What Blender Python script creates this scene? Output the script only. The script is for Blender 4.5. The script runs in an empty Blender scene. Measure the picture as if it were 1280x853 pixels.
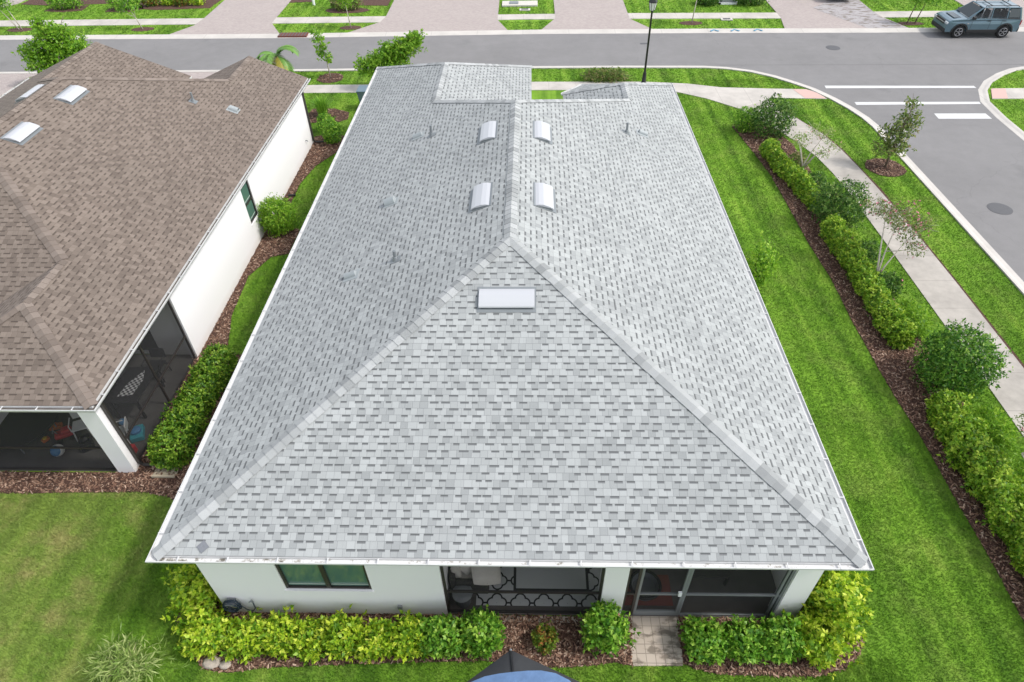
import bpy, math, random
import numpy as np
from mathutils import Vector, Matrix, noise

random.seed(7)
RNG = np.random.default_rng(11)
S = bpy.context.scene
COL = S.collection
PI = math.pi
rad = math.radians

# ------------------------------------------------------------------ helpers
class MB:
    """collects shapes; build() links them as one mesh object"""
    def __init__(s): s.v = []; s.f = []; s.uv = None; s.mi = []; s.cur = 0
    def add(s, vs, fs):
        o = len(s.v); s.v += [tuple(p) for p in vs]
        for f in fs: s.f.append(tuple(o + i for i in f)); s.mi.append(s.cur)
    def box(s, x0, x1, y0, y1, z0, z1, M=None):
        vs = [Vector((x, y, z)) for z in (z0, z1) for y in (y0, y1) for x in (x0, x1)]
        if M is not None: vs = [M @ v for v in vs]
        s.add(vs, [(0, 2, 3, 1), (4, 5, 7, 6), (0, 1, 5, 4), (2, 6, 7, 3), (0, 4, 6, 2), (1, 3, 7, 5)])
    def tube(s, pts, r, n=8, caps=True):
        pts = [Vector(p) for p in pts]; m = len(pts)
        rs = r if isinstance(r, (list, tuple)) else [r] * m
        vs = []; up0 = None
        for i, p in enumerate(pts):
            d = (pts[min(i + 1, m - 1)] - pts[max(i - 1, 0)]).normalized()
            a = d.cross(Vector((0, 0, 1)) if abs(d.z) < .95 else Vector((1, 0, 0))).normalized()
            if up0 is not None:
                a = (up0 - d * up0.dot(d)).normalized()
            up0 = a; b = d.cross(a)
            for k in range(n):
                t = 2 * PI * k / n
                vs.append(p + (a * math.cos(t) + b * math.sin(t)) * rs[i])
        fs = [(i * n + k, i * n + (k + 1) % n, (i + 1) * n + (k + 1) % n, (i + 1) * n + k) for i in range(m - 1) for k in range(n)]
        if caps: fs += [tuple(range(n))[::-1], tuple((m - 1) * n + k for k in range(n))]
        s.add(vs, fs)
    def lathe(s, prof, c=(0, 0, 0), n=20, M=None):
        c = Vector(c); vs = []
        for (r, z) in prof:
            for k in range(n):
                t = 2 * PI * k / n; v = Vector((r * math.cos(t), r * math.sin(t), z))
                vs.append((M @ v if M is not None else v) + c)
        fs = [(i * n + k, i * n + (k + 1) % n, (i + 1) * n + (k + 1) % n, (i + 1) * n + k) for i in range(len(prof) - 1) for k in range(n)]
        fs += [tuple(range(n))[::-1], tuple((len(prof) - 1) * n + k for k in range(n))]
        s.add(vs, fs)
    def prism(s, poly, z0, z1):
        n = len(poly); a = sum(poly[i][0] * poly[(i + 1) % n][1] - poly[(i + 1) % n][0] * poly[i][1] for i in range(n))
        if a < 0: poly = poly[::-1]
        s.add([(x, y, z0) for x, y in poly] + [(x, y, z1) for x, y in poly],
              [tuple(range(n))[::-1], tuple(range(n, 2 * n))] + [(i, (i + 1) % n, n + (i + 1) % n, n + i) for i in range(n)])
    def sheet(s, poly, z):
        n = len(poly); a = sum(poly[i][0] * poly[(i + 1) % n][1] - poly[(i + 1) % n][0] * poly[i][1] for i in range(n))
        if a < 0: poly = poly[::-1]
        s.add([(x, y, z) for x, y in poly], [tuple(range(n))])
    def build(s, name, mat, parent=None, smooth=False, bevel=0, loc=None):
        me = bpy.data.meshes.new(name); me.from_pydata(s.v, [], s.f)
        for m in (mat if isinstance(mat, (list, tuple)) else [mat]): me.materials.append(m)
        if any(s.mi): me.polygons.foreach_set('material_index', s.mi)
        if s.uv:
            l = me.uv_layers.new(name='UVMap'); l.data.foreach_set('uv', [c for p in s.uv for c in p])
        if smooth: me.shade_smooth()
        me.update()
        o = bpy.data.objects.new(name, me); COL.objects.link(o)
        if parent is not None: o.parent = parent
        if loc is not None: o.location = loc
        if bevel:
            b = o.modifiers.new('bevel', 'BEVEL'); b.width = bevel; b.segments = 2; b.limit_method = 'ANGLE'
        return o

def tag(o, label=None, cat=None, group=None, kind=None):
    if label: o['label'] = label
    if cat: o['category'] = cat
    if group: o['group'] = group
    if kind: o['kind'] = kind
    return o
def thing(name, label, cat, loc=(0, 0, 0), rz=0, group=None):
    o = bpy.data.objects.new(name, None); COL.objects.link(o); o.empty_display_size = .2
    o.location = loc; o.rotation_euler = (0, 0, rz)
    return tag(o, label, cat, group)
def np_mesh(name, co, faces_n, mat, parent=None, tint=None):
    """co (N*k,3) with k verts per face in order"""
    k = faces_n; n = len(co) // k
    me = bpy.data.meshes.new(name)
    me.vertices.add(n * k); me.vertices.foreach_set('co', co.astype(np.float32).ravel())
    me.loops.add(n * k); me.loops.foreach_set('vertex_index', np.arange(n * k, dtype=np.int32))
    me.polygons.add(n); me.polygons.foreach_set('loop_start', np.arange(0, n * k, k, dtype=np.int32))
    if tint is not None:
        at = me.attributes.new('tint', 'FLOAT', 'POINT'); at.data.foreach_set('value', np.repeat(tint, k).astype(np.float32))
    me.update(calc_edges=True); me.materials.append(mat)
    o = bpy.data.objects.new(name, me); COL.objects.link(o)
    if parent is not None: o.parent = parent
    return o
def inside(px, py, poly):
    r = np.zeros(len(px), bool); n = len(poly); j = n - 1
    for i in range(n):
        xi, yi = poly[i]; xj, yj = poly[j]
        if yi != yj:
            r ^= ((yi > py) != (yj > py)) & (px < (xj - xi) * (py - yi) / (yj - yi) + xi)
        j = i
    return r

# ------------------------------------------------------------------ materials
class NT:
    def __init__(s, name):
        s.m = bpy.data.materials.new(name); s.m.use_nodes = True; s.t = s.m.node_tree; s.n = s.t.nodes
        s.b = s.n['Principled BSDF']; s.out = s.n['Material Output']
    def node(s, typ, **kw):
        x = s.n.new(typ)
        for k, v in kw.items(): setattr(x, k, v)
        return x
    def link(s, a, b): s.t.links.new(a, b)
    def put(s, sock, v):
        if hasattr(v, 'links'): s.link(v, sock)
        else: sock.default_value = v
    def math(s, op, a, b=0.0, c=None):
        x = s.node('ShaderNodeMath', operation=op); s.put(x.inputs[0], a); s.put(x.inputs[1], b)
        if c is not None: s.put(x.inputs[2], c)
        return x.outputs[0]
    def mix(s, f, a, b, bt='MIX'):
        x = s.node('ShaderNodeMix', data_type='RGBA', blend_type=bt)
        s.put(x.inputs['Factor'], f); s.put(x.inputs[6], a); s.put(x.inputs[7], b); return x.outputs[2]
    def ramp(s, f, stops, interp='LINEAR'):
        x = s.node('ShaderNodeValToRGB'); e = x.color_ramp.elements; x.color_ramp.interpolation = interp
        while len(e) < len(stops): e.new(.5)
        for el, (p, c) in zip(e, stops):
            el.position = p; el.color = c if len(c) == 4 else (*c, 1)
        s.put(x.inputs[0], f); return x.outputs[0]
    def noise(s, vec, scale, detail=3, rough=.55, dim='3D'):
        x = s.node('ShaderNodeTexNoise', noise_dimensions=dim); x.inputs['Scale'].default_value = scale
        x.inputs['Detail'].default_value = detail; x.inputs['Roughness'].default_value = rough
        if vec is not None: s.link(vec, x.inputs['Vector'])
        return x.outputs['Fac']
    def pos(s): return s.node('ShaderNodeNewGeometry').outputs['Position']
    def scaled(s, vec, sc, rz=0, loc=(0, 0, 0)):
        x = s.node('ShaderNodeMapping'); x.inputs['Scale'].default_value = sc; x.inputs['Rotation'].default_value = (0, 0, rz); x.inputs['Location'].default_value = loc
        s.link(vec, x.inputs['Vector']); return x.outputs[0]
    def bump(s, h, dist=.01, strength=1):
        x = s.node('ShaderNodeBump'); x.inputs['Distance'].default_value = dist; x.inputs['Strength'].default_value = strength
        s.link(h, x.inputs['Height']); s.link(x.outputs[0], s.b.inputs['Normal'])
    def col(s, c): s.put(s.b.inputs['Base Color'], c)
    def rough(s, v): s.put(s.b.inputs['Roughness'], v)

def c4(c): return (*c, 1)
def plain(name, c, rough=.5, metal=0, var=0, vs=6, bump=0):
    t = NT(name); t.rough(rough); t.b.inputs['Metallic'].default_value = metal
    if var or bump:
        n = t.noise(t.pos(), vs, 4)
        t.col(t.mix(n, c4([x * (1 - var) for x in c]), c4([min(1, x * (1 + var)) for x in c])))
        if bump: t.bump(n, bump)
    else: t.col(c4(c))
    return t.m

def shingle_mat(name, light, mid, dark, dash):
    t = NT(name); uv = t.node('ShaderNodeUVMap').outputs[0]
    sp = t.node('ShaderNodeSeparateXYZ'); t.link(uv, sp.inputs[0]); u, v = sp.outputs[0], sp.outputs[1]
    vr = t.math('DIVIDE', v, .146); row = t.math('FLOOR', vr); fv = t.math('FRACT', vr)
    wn = t.node('ShaderNodeTexWhiteNoise', noise_dimensions='1D'); t.link(row, wn.inputs['W'])
    us = t.math('ADD', t.math('ADD', u, t.math('MULTIPLY', row, .142)), t.math('MULTIPLY', wn.outputs['Value'], .07))
    def vor(size, k, rnd):
        x = t.node('ShaderNodeTexVoronoi', voronoi_dimensions='1D', feature='F1'); x.inputs['Scale'].default_value = 1
        x.inputs['Randomness'].default_value = rnd
        t.link(t.math('ADD', t.math('DIVIDE', us, size), t.math('MULTIPLY', row, k)), x.inputs['W']); return x
    tab = vor(.15, 17.0, .55); dsh = vor(.30, 31.0, .42); edge = t.node('ShaderNodeTexVoronoi', voronoi_dimensions='1D', feature='DISTANCE_TO_EDGE'); edge.inputs['Scale'].default_value = 1; edge.inputs['Randomness'].default_value = .55
    t.link(tab.inputs['W'].links[0].from_socket, edge.inputs['W'])
    sc = t.node('ShaderNodeSeparateColor'); t.link(tab.outputs['Color'], sc.inputs[0])
    sd = t.node('ShaderNodeSeparateColor'); t.link(dsh.outputs['Color'], sd.inputs[0])
    base = t.ramp(sc.outputs[0], [(0, dark), (.3, mid), (.7, light), (1, [min(1, x * 1.1) for x in light])])
    nz = t.noise(t.pos(), 90, 2); big = t.noise(t.scaled(t.pos(), (.35, .35, .35)), 1, 4)
    base = t.mix(t.math('MULTIPLY', nz, .30), base, c4(mid), 'MIX')
    base = t.mix(1.0, base, t.ramp(big, [(.3, (.91, .915, .915)), (.5, (1, 1, 1)), (.72, (1.05, 1.05, 1.045))]), 'MULTIPLY')
    gran = t.noise(t.pos(), 260, 1)
    base = t.mix(1.0, base, t.ramp(gran, [(.3, (.86, .86, .86)), (.7, (1.12, 1.12, 1.12))]), 'MULTIPLY')
    half = t.math('ADD', .19, t.math('MULTIPLY', sd.outputs[1], .14))
    inx = t.math('LESS_THAN', dsh.outputs['Distance'], half)
    top = t.math('GREATER_THAN', fv, t.math('SUBTRACT', .73, t.math('MULTIPLY', sd.outputs[2], .06)))
    dm = t.math('MULTIPLY', inx, top)
    on = t.math('GREATER_THAN', sd.outputs[0], .06)
    dm = t.math('MULTIPLY', dm, on)
    base = t.mix(dm, base, t.mix(t.math('GREATER_THAN', fv, .84), c4([x * 2.1 for x in dash]), c4([x * 1.15 for x in dash])))  # printed dash; its darker upper part is shadow under the next row, as colour
    lines = t.math('MAXIMUM', t.math('LESS_THAN', fv, .05), t.math('MULTIPLY', t.math('LESS_THAN', edge.outputs['Distance'], .03), .9))   # asphalt butt edges, with row and tab gap shadow painted into the colour
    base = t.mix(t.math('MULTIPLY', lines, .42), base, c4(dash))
    h = t.math('ADD', t.math('MULTIPLY', t.math('SUBTRACT', 1, fv), .8), t.math('MULTIPLY', t.math('SUBTRACT', 1, inx), .5))
    h = t.math('ADD', h, t.math('MULTIPLY', gran, .12))
    t.col(base); t.rough(.93); t.bump(h, .006, .8)
    return t.m
def cap_mat(name, stops):
    t = NT(name); g = t.node('ShaderNodeNewGeometry')
    c = t.ramp(g.outputs['Random Per Island'], stops); gran = t.noise(t.pos(), 220, 1)
    c = t.mix(1.0, c, t.ramp(gran, [(.3, (.86,) * 3), (.7, (1.1,) * 3)]), 'MULTIPLY')
    t.col(c); t.rough(.93); t.bump(gran, .004); return t.m

def lawn_color(t, f):
    """lawn colour from world position: mown stripes, clumps, worn tan patches"""
    p = t.pos()
    n1 = t.noise(p, .45, 4); n2 = t.noise(p, 2.6, 5, .65); n3 = t.noise(t.scaled(p, (1.9, .09, .1)), 1, 3)
    n3 = t.ramp(n3, [(.36, (0, 0, 0)), (.64, (1, 1, 1))])
    v = t.math('ADD', t.math('MULTIPLY', n1, .40), t.math('ADD', t.math('MULTIPLY', n2, .26), t.math('MULTIPLY', n3, .34)))
    if f is not None: v = t.math('ADD', v, t.math('MULTIPLY', t.math('SUBTRACT', f, .5), .20))
    c = t.ramp(v, [(.28, (.084, .187, .018)), (.46, (.136, .275, .025)), (.62, (.190, .350, .036)), (.82, (.28, .40, .060))])
    # worn, straw coloured patches (back lawn by the neighbour)
    sp = t.node('ShaderNodeSeparateXYZ'); t.link(p, sp.inputs[0])
    wob = t.math('MULTIPLY', t.math('SUBTRACT', n1, .5), 5.0)
    reg = t.math('MULTIPLY', t.ramp(t.math('MULTIPLY', t.math('ADD', t.math('ADD', sp.outputs[0], 12.0), wob), .25), [(.35, (1, 1, 1)), (1, (0, 0, 0))]), t.math('LESS_THAN', sp.outputs[1], 3.4))
    pn = t.noise(p, .95, 6, .65); pm = t.ramp(pn, [(.47, (0, 0, 0)), (.66, (1, 1, 1))])
    pm = t.math('MULTIPLY', pm, t.math('ADD', t.math('MULTIPLY', reg, .80), .14))
    c = t.mix(pm, c, c4((.40, .34, .15)))
    c = t.mix(t.math('MULTIPLY', reg, .48), c, c4((.29, .33, .095)))
    return c
def lawn_mat(name, blades):
    t = NT(name)
    if blades:
        a = t.node('ShaderNodeAttribute', attribute_name='tint').outputs['Fac']
        c = lawn_color(t, a); t.col(c); t.rough(.65); t.b.inputs['Specular IOR Level'].default_value = .25
        tr = t.node('ShaderNodeBsdfTranslucent'); t.link(c, tr.inputs[0])
        mx = t.node('ShaderNodeMixShader'); mx.inputs[0].default_value = .3
        t.link(t.b.outputs[0], mx.inputs[1]); t.link(tr.outputs[0], mx.inputs[2]); t.link(mx.outputs[0], t.out.inputs[0])
    else:
        c = lawn_color(t, t.noise(t.pos(), 38, 4, .7)); t.col(c); t.rough(.95); t.b.inputs['Specular IOR Level'].default_value = .1
        t.bump(t.noise(t.pos(), 45, 4, .7), .03, .7)
    return t.m
def leaf_mat(name, stops, trans=.35, rough=.45):
    t = NT(name); a = t.node('ShaderNodeAttribute', attribute_name='tint').outputs['Fac']
    c = t.ramp(a, stops); t.col(c); t.rough(rough); t.b.inputs['Specular IOR Level'].default_value = .35
    tr = t.node('ShaderNodeBsdfTranslucent'); t.link(c, tr.inputs[0])
    mx = t.node('ShaderNodeMixShader'); mx.inputs[0].default_value = trans
    t.link(t.b.outputs[0], mx.inputs[1]); t.link(tr.outputs[0], mx.inputs[2]); t.link(mx.outputs[0], t.out.inputs[0])
    return t.m
def asphalt():
    t = NT('asphalt'); p = t.pos()
    a = t.noise(p, .25, 5); b = t.noise(p, 55, 2); s = t.noise(p, 1.4, 6, .7)
    v = t.math('ADD', t.math('MULTIPLY', a, .4), t.math('ADD', t.math('MULTIPLY', b, .25), t.math('MULTIPLY', s, .35)))
    c = t.ramp(v, [(.3, (.175, .170, .168)), (.7, (.25, .242, .240))])
    st = t.ramp(t.noise(p, .33, 5, .6), [(.62, (0, 0, 0)), (.72, (1, 1, 1))]); c = t.mix(t.math('MULTIPLY', st, .35), c, c4((.12, .117, .117)))
    cr = t.node('ShaderNodeTexVoronoi', feature='DISTANCE_TO_EDGE'); cr.inputs['Scale'].default_value = .16
    t.link(t.node('ShaderNodeVectorMath', operation='ADD').outputs[0], cr.inputs['Vector']); va = cr.inputs['Vector'].links[0].from_node; t.link(p, va.inputs[0]); wv = t.node('ShaderNodeTexNoise'); wv.inputs['Scale'].default_value = .8; wv.inputs['Detail'].default_value = 5; t.link(p, wv.inputs['Vector']); t.link(wv.outputs['Color'], va.inputs[1])
    c = t.mix(t.math('MULTIPLY', t.math('LESS_THAN', cr.outputs['Distance'], .0022), .14), c, c4((.09, .088, .088)))
    t.col(c); t.rough(.9); t.bump(b, .004); return t.m
def concrete(name, c, joint=1.5, axis=0, stain=.3):
    t = NT(name); p = t.pos(); sp = t.node('ShaderNodeSeparateXYZ'); t.link(p, sp.inputs[0])
    a = t.noise(p, .7, 6, .65); b = t.noise(p, 60, 2)
    base = t.ramp(a, [(.3, [x * (1 - stain) for x in c]), (.62, c)])
    base = t.mix(t.math('MULTIPLY', b, .2), base, c4([x * .7 for x in c]))
    fr = t.math('FRACT', t.math('DIVIDE', sp.outputs[axis], joint)); j = t.math('LESS_THAN', fr, .012 / joint * 1.5)
    base = t.mix(t.math('MULTIPLY', j, .7), base, c4([x * .45 for x in c]))
    t.col(base); t.rough(.9); t.bump(b, .002); return t.m
def pavers(name, c1, c2, mortar, s=4.0, dirt=0, square=False):
    t = NT(name); p = t.pos(); x = t.node('ShaderNodeTexBrick'); t.link(p, x.inputs['Vector'])
    x.inputs['Scale'].default_value = s; x.inputs['Color1'].default_value = c4(c1); x.inputs['Color2'].default_value = c4(c2); x.inputs['Mortar'].default_value = c4(mortar)
    x.inputs['Mortar Size'].default_value = .018; x.inputs['Brick Width'].default_value = .8; x.inputs['Row Height'].default_value = .5
    if square: x.inputs['Brick Width'].default_value = .5; x.offset = 0
    c = t.mix(t.math('MULTIPLY', t.noise(p, .6, 5), .5), x.outputs[0], c4([q * .8 for q in c1]))
    if dirt:
        m = t.ramp(t.noise(t.scaled(p, (1, 2.2, 1)), dirt, 5, .65), [(.50, (0, 0, 0)), (.58, (1, 1, 1))])
        c = t.mix(t.math('MULTIPLY', m, .8), c, c4((.16, .13, .10)))
    t.col(c); t.rough(.88); t.bump(x.outputs['Fac'], -.004); return t.m
def mulch_mat(name, chips):
    t = NT(name)
    if chips:
        a = t.node('ShaderNodeNewGeometry').outputs['Random Per Island']
        t.col(t.ramp(a, [(0, (.05, .026, .018)), (.3, (.125, .062, .042)), (.6, (.215, .12, .08)), (.85, (.33, .205, .14)), (1, (.52, .38, .29))]))
    else:
        n = t.noise(t.pos(), 30, 4, .7); t.col(t.ramp(n, [(.3, (.035, .018, .012)), (.55, (.11, .055, .038)), (.75, (.20, .11, .08))]))
        t.bump(n, .04)
    t.rough(.95); return t.m
def stucco():
    t = NT('stucco'); p = t.pos(); sp = t.node('ShaderNodeSeparateXYZ'); t.link(p, sp.inputs[0])
    n = t.noise(p, 1.2, 5); splash = t.math('MULTIPLY', t.ramp(t.math('ADD', sp.outputs[2], t.math('MULTIPLY', n, .35)), [(.12, (1,) * 3), (.52, (0,) * 3)]), .45)
    c = t.mix(splash, c4((.90, .88, .89)), c4((.64, .56, .46)))
    c = t.mix(t.math('MULTIPLY', n, .08), c, c4((.70, .69, .67)))
    t.col(c); t.rough(.85); t.bump(t.noise(p, 130, 3), .003); return t.m
def screen_mat(name, clear):
    t = NT(name); t.col(c4((.03, .03, .032))); t.rough(.8)
    tr = t.node('ShaderNodeBsdfTransparent'); mx = t.node('ShaderNodeMixShader'); mx.inputs[0].default_value = clear
    t.link(t.b.outputs[0], mx.inputs[1]); t.link(tr.outputs[0], mx.inputs[2]); t.link(mx.outputs[0], t.out.inputs[0]); return t.m
def rug_mat():
    t = NT('rug_weave'); uv = t.pos(); sp = t.node('ShaderNodeSeparateXYZ'); t.link(uv, sp.inputs[0])
    def cell(a, o): return t.math('SUBTRACT', t.math('FRACT', t.math('DIVIDE', t.math('SUBTRACT', a, o), .52)), .5)
    x, y = cell(sp.outputs[0], .0), cell(sp.outputs[1], .02)
    def circ(cx, cy):
        dx = t.math('SUBTRACT', x, cx); dy = t.math('SUBTRACT', y, cy)
        return t.math('SUBTRACT', t.math('SQRT', t.math('ADD', t.math('MULTIPLY', dx, dx), t.math('MULTIPLY', dy, dy))), .215)
    d = t.math('MINIMUM', t.math('MINIMUM', circ(.19, 0), circ(-.19, 0)), t.math('MINIMUM', circ(0, .19), circ(0, -.19)))
    line = t.math('LESS_THAN', t.math('ABSOLUTE', d), .036)
    ax = t.math('ADD', t.math('ABSOLUTE', x), 0); ay = t.math('ABSOLUTE', y)
    bridge = t.math('MAXIMUM', t.math('MULTIPLY', t.math('LESS_THAN', ax, .04), t.math('GREATER_THAN', ay, .40)), t.math('MULTIPLY', t.math('LESS_THAN', ay, .04), t.math('GREATER_THAN', ax, .40)))
    line = t.math('MAXIMUM', line, bridge)
    # plain centre field with a black border
    X, Y = sp.outputs[0], sp.outputs[1]
    def rect(x0, x1, y0, y1):
        a = t.math('MULTIPLY', t.math('GREATER_THAN', X, x0), t.math('LESS_THAN', X, x1))
        b = t.math('MULTIPLY', t.math('GREATER_THAN', Y, y0), t.math('LESS_THAN', Y, y1)); return t.math('MULTIPLY', a, b)
    outer, inner = rect(.10, 1.80, .56, 2.1), rect(.16, 1.74, .62, 2.04)
    m = t.math('MULTIPLY', line, t.math('SUBTRACT', 1, outer)); m = t.math('MAXIMUM', m, t.math('SUBTRACT', outer, inner))
    t.col(t.mix(m, c4((.62, .62, .62)), c4((.02, .02, .022)))); t.rough(.95); return t.m
def glass_mat(name, c=(.02, .03, .03), rough=.06):
    t = NT(name); t.col(c4(c)); t.rough(rough); t.b.inputs['Specular IOR Level'].default_value = .8; return t.m

M = {}
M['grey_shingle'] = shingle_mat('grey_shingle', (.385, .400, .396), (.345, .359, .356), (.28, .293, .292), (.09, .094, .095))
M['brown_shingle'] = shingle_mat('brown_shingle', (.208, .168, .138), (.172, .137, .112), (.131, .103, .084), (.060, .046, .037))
M['grey_cap'] = cap_mat('grey_cap', [(0, (.27, .28, .28)), (.35, (.36, .372, .37)), (.7, (.405, .417, .415)), (1, (.455, .465, .463))])
M['brown_cap'] = cap_mat('brown_cap', [(0, (.155, .124, .103)), (.5, (.205, .166, .139)), (1, (.25, .206, .174))])
M['lawn'] = lawn_mat('lawn_ground', False); M['blades'] = lawn_mat('grass_blades', True)
M['asphalt'] = asphalt(); M['concrete'] = concrete('sidewalk_concrete', (.58, .54, .49)); M['path'] = concrete('path_concrete', (.50, .46, .41), 1.5, 1, .42)
M['kerb'] = concrete('kerb_concrete', (.60, .565, .52), 3.0, 0, .18)
M['pink'] = plain('pink_tactile', (.60, .40, .35), .85, 0, .12, 20)
M['paver'] = pavers('driveway_paver', (.40, .34, .32), (.48, .42, .39), (.30, .26, .24), 5)
M['paver_dirty'] = pavers('worn_paver', (.45, .42, .42), (.38, .36, .36), (.22, .2, .2), 5, 1.5)
M['patio'] = pavers('patio_paver', (.50, .42, .35), (.56, .48, .40), (.26, .22, .18), 2.6, 1.6, True)
M['mulch'] = mulch_mat('mulch_bed', False); M['chips'] = mulch_mat('mulch_chips', True)
M['stucco'] = stucco()
M['white'] = plain('white_metal', (.80, .81, .82), .4); M['white_vent'] = plain('white_vent', (.50, .51, .53), .35)
M['blind'] = plain('blind_edge', (.36, .42, .38), .6); M['bronze'] = plain('bronze_frame', (.035, .03, .028), .45); M['black'] = plain('black_metal', (.012, .012, .013), .4)
M['greyframe'] = plain('grey_frame', (.20, .21, .215), .45)
M['paint'] = plain('road_paint', (.62, .62, .61), .7, 0, .06, 8)
M['screen'] = screen_mat('insect_screen', .70); M['screen_dense'] = screen_mat('dense_screen', .50)
M['glass'] = glass_mat('window_glass', (.085, .17, .14), .12); M['darkglass'] = glass_mat('dark_glass')
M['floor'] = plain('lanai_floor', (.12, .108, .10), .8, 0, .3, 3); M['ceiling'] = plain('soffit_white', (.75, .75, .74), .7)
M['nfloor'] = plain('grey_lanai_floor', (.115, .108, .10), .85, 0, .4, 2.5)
M['rug'] = rug_mat()
M['beige'] = plain('beige_fabric', (.70, .65, .59), .95, 0, .1, 25, .004); M['wicker'] = plain('dark_wicker', (.05, .045, .042), .8, 0, .3, 60)
M['bin'] = plain('grey_bin', (.16, .17, .18), .5); M['red'] = plain('red_plastic', (.50, .03, .04), .4); M['redmat'] = plain('red_mat', (.22, .07, .055), .9)
M['blackmat'] = plain('black_cover', (.018, .018, .02), .7, 0, .3, 8); M['whiteplastic'] = plain('white_plastic', (.72, .72, .70), .4)
M['orange'] = plain('orange_plastic', (.60, .17, .04), .4); M['blue'] = plain('blue_plastic', (.07, .22, .42), .4); M['teal'] = plain('teal_plastic', (.05, .33, .38), .4); M['yellow'] = plain('yellow_plastic', (.62, .42, .03), .4)
M['hose'] = plain('hose_rubber', (.02, .035, .055), .45); M['pvc'] = plain('pvc_pipe', (.70, .70, .68), .5); M['vent_grey'] = plain('vent_grey', (.34, .37, .375), .5); M['galv'] = plain('galvanised', (.24, .26, .27), .45, .3)
M['bark'] = plain('bark', (.16, .12, .09), .9, 0, .3, 25, .01); M['palebark'] = plain('pale_bark', (.50, .45, .38), .85, 0, .2, 14, .006)
M['iron'] = plain('cast_iron', (.10, .10, .105), .7, 0, .25, 30); M['rust'] = plain('rusty_iron', (.15, .05, .035), .8, 0, .3, 12)
M['bluegrey'] = plain('blue_grey_box', (.14, .20, .24), .45); M['pad'] = plain('concrete_pad', (.58, .55, .5), .9, 0, .12, 5)
M['stone'] = plain('pale_stone', (.42, .36, .30), .9, 0, .25, 12, .02); M['tan'] = plain('tan_block', (.40, .34, .25), .85)
M['canopy'] = plain('charcoal_fabric', (.04, .042, .046), .8, 0, .15, 6, .006); M['canopy_blue'] = plain('blue_fabric', (.115, .20, .36), .7, 0, .30, 4, .03)
M['suv'] = NT('steel_blue_paint').m
b = M['suv'].node_tree.nodes['Principled BSDF']; b.inputs['Base Color'].default_value = (.105, .175, .215, 1); b.inputs['Roughness'].default_value = .3; b.inputs['Coat Weight'].default_value = .6; b.inputs['Metallic'].default_value = .25
M['darkcar'] = plain('dark_blue_paint', (.03, .045, .055), .25)
M['clad'] = plain('black_cladding', (.018, .018, .019), .6); M['tyre'] = plain('tyre_rubber', (.015, .015, .015), .85); M['rim'] = plain('alloy_rim', (.30, .30, .31), .35, .6)
M['lens'] = glass_mat('headlight_lens', (.55, .58, .6), .1); M['taillens'] = glass_mat('tail_lens', (.35, .01, .01), .15); M['silver'] = plain('silver_trim', (.6, .6, .62), .3, .6)
M['lampglass'] = plain('lamp_glass', (.70, .70, .68), .25)
M['arrow'] = plain('blue_marking', (.10, .28, .42), .7)
G = (.02, .055, .008)
M['leaf_yellow'] = leaf_mat('leaf_yellow_green', [(0, (.12, .27, .018)), (.35, (.30, .50, .028)), (.7, (.55, .70, .045)), (1, (.74, .82, .11))])
M['leaf_hedge'] = leaf_mat('leaf_hedge', [(0, (.05, .14, .014)), (.5, (.15, .32, .024)), (1, (.38, .54, .06))])
M['leaf_light'] = leaf_mat('leaf_light_hedge', [(0, (.09, .22, .017)), (.5, (.25, .45, .032)), (1, (.52, .66, .08))])
M['leaf_green'] = leaf_mat('leaf_green', [(0, (.075, .22, .02)), (.5, (.20, .44, .038)), (1, (.44, .66, .09))])
M['leaf_bush'] = leaf_mat('leaf_bush', [(0, (.035, .12, .014)), (.5, (.10, .26, .026)), (.85, (.20, .40, .05)), (1, (.34, .52, .08))])
M['leaf_dark'] = leaf_mat('leaf_dark', [(0, (.035, .10, .018)), (.5, (.09, .21, .032)), (.85, (.18, .33, .06)), (1, (.34, .44, .13))])
M['leaf_olive'] = leaf_mat('leaf_olive', [(0, (.10, .17, .04)), (.5, (.20, .29, .065)), (.8, (.32, .34, .11)), (1, (.42, .34, .17))])
M['leaf_lime'] = leaf_mat('leaf_lime', [(0, (.11, .27, .02)), (.5, (.25, .48, .035)), (1, (.42, .62, .07))], .45)
M['leaf_pale'] = leaf_mat('leaf_pale', [(0, (.17, .28, .05)), (.5, (.30, .42, .10)), (1, (.52, .58, .24))], .3)
M['leaf_rust'] = leaf_mat('leaf_rust', [(0, (.10, .17, .02)), (.5, (.17, .30, .03)), (.85, (.32, .27, .05)), (1, (.42, .15, .05))])
M['petal_pink'] = plain('pink_petal', (.62, .20, .28), .7, 0, .3, 30); M['petal_peach'] = plain('peach_petal', (.75, .42, .36), .7); M['petal_white'] = plain('white_petal', (.78, .75, .66), .7)

# ------------------------------------------------------------------ world, sun, camera
W = bpy.data.worlds.new('World'); S.world = W; W.use_nodes = True
wn = W.node_tree; bg = wn.nodes['Background']; sky = wn.nodes.new('ShaderNodeTexSky'); sky.sky_type = 'NISHITA'; sky.sun_disc = False
SUN_EL, SUN_DIR = rad(50), Vector((.995, -.10, 0)).normalized()
sky.sun_elevation = SUN_EL; sky.sun_rotation = math.atan2(SUN_DIR.x, SUN_DIR.y); sky.dust_density = 2.0; sky.ozone_density = .8
hs_ = wn.nodes.new('ShaderNodeHueSaturation'); hs_.inputs['Saturation'].default_value = .38   # thin bright cloud veil
wn.links.new(sky.outputs[0], hs_.inputs['Color']); wn.links.new(hs_.outputs[0], bg.inputs[0]); bg.inputs[1].default_value = .15
sl = bpy.data.lights.new('sun', 'SUN'); sl.energy = 1.25; sl.angle = rad(5.5); sl.color = (1, .965, .91)
so = bpy.data.objects.new('sun', sl); COL.objects.link(so)
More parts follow.
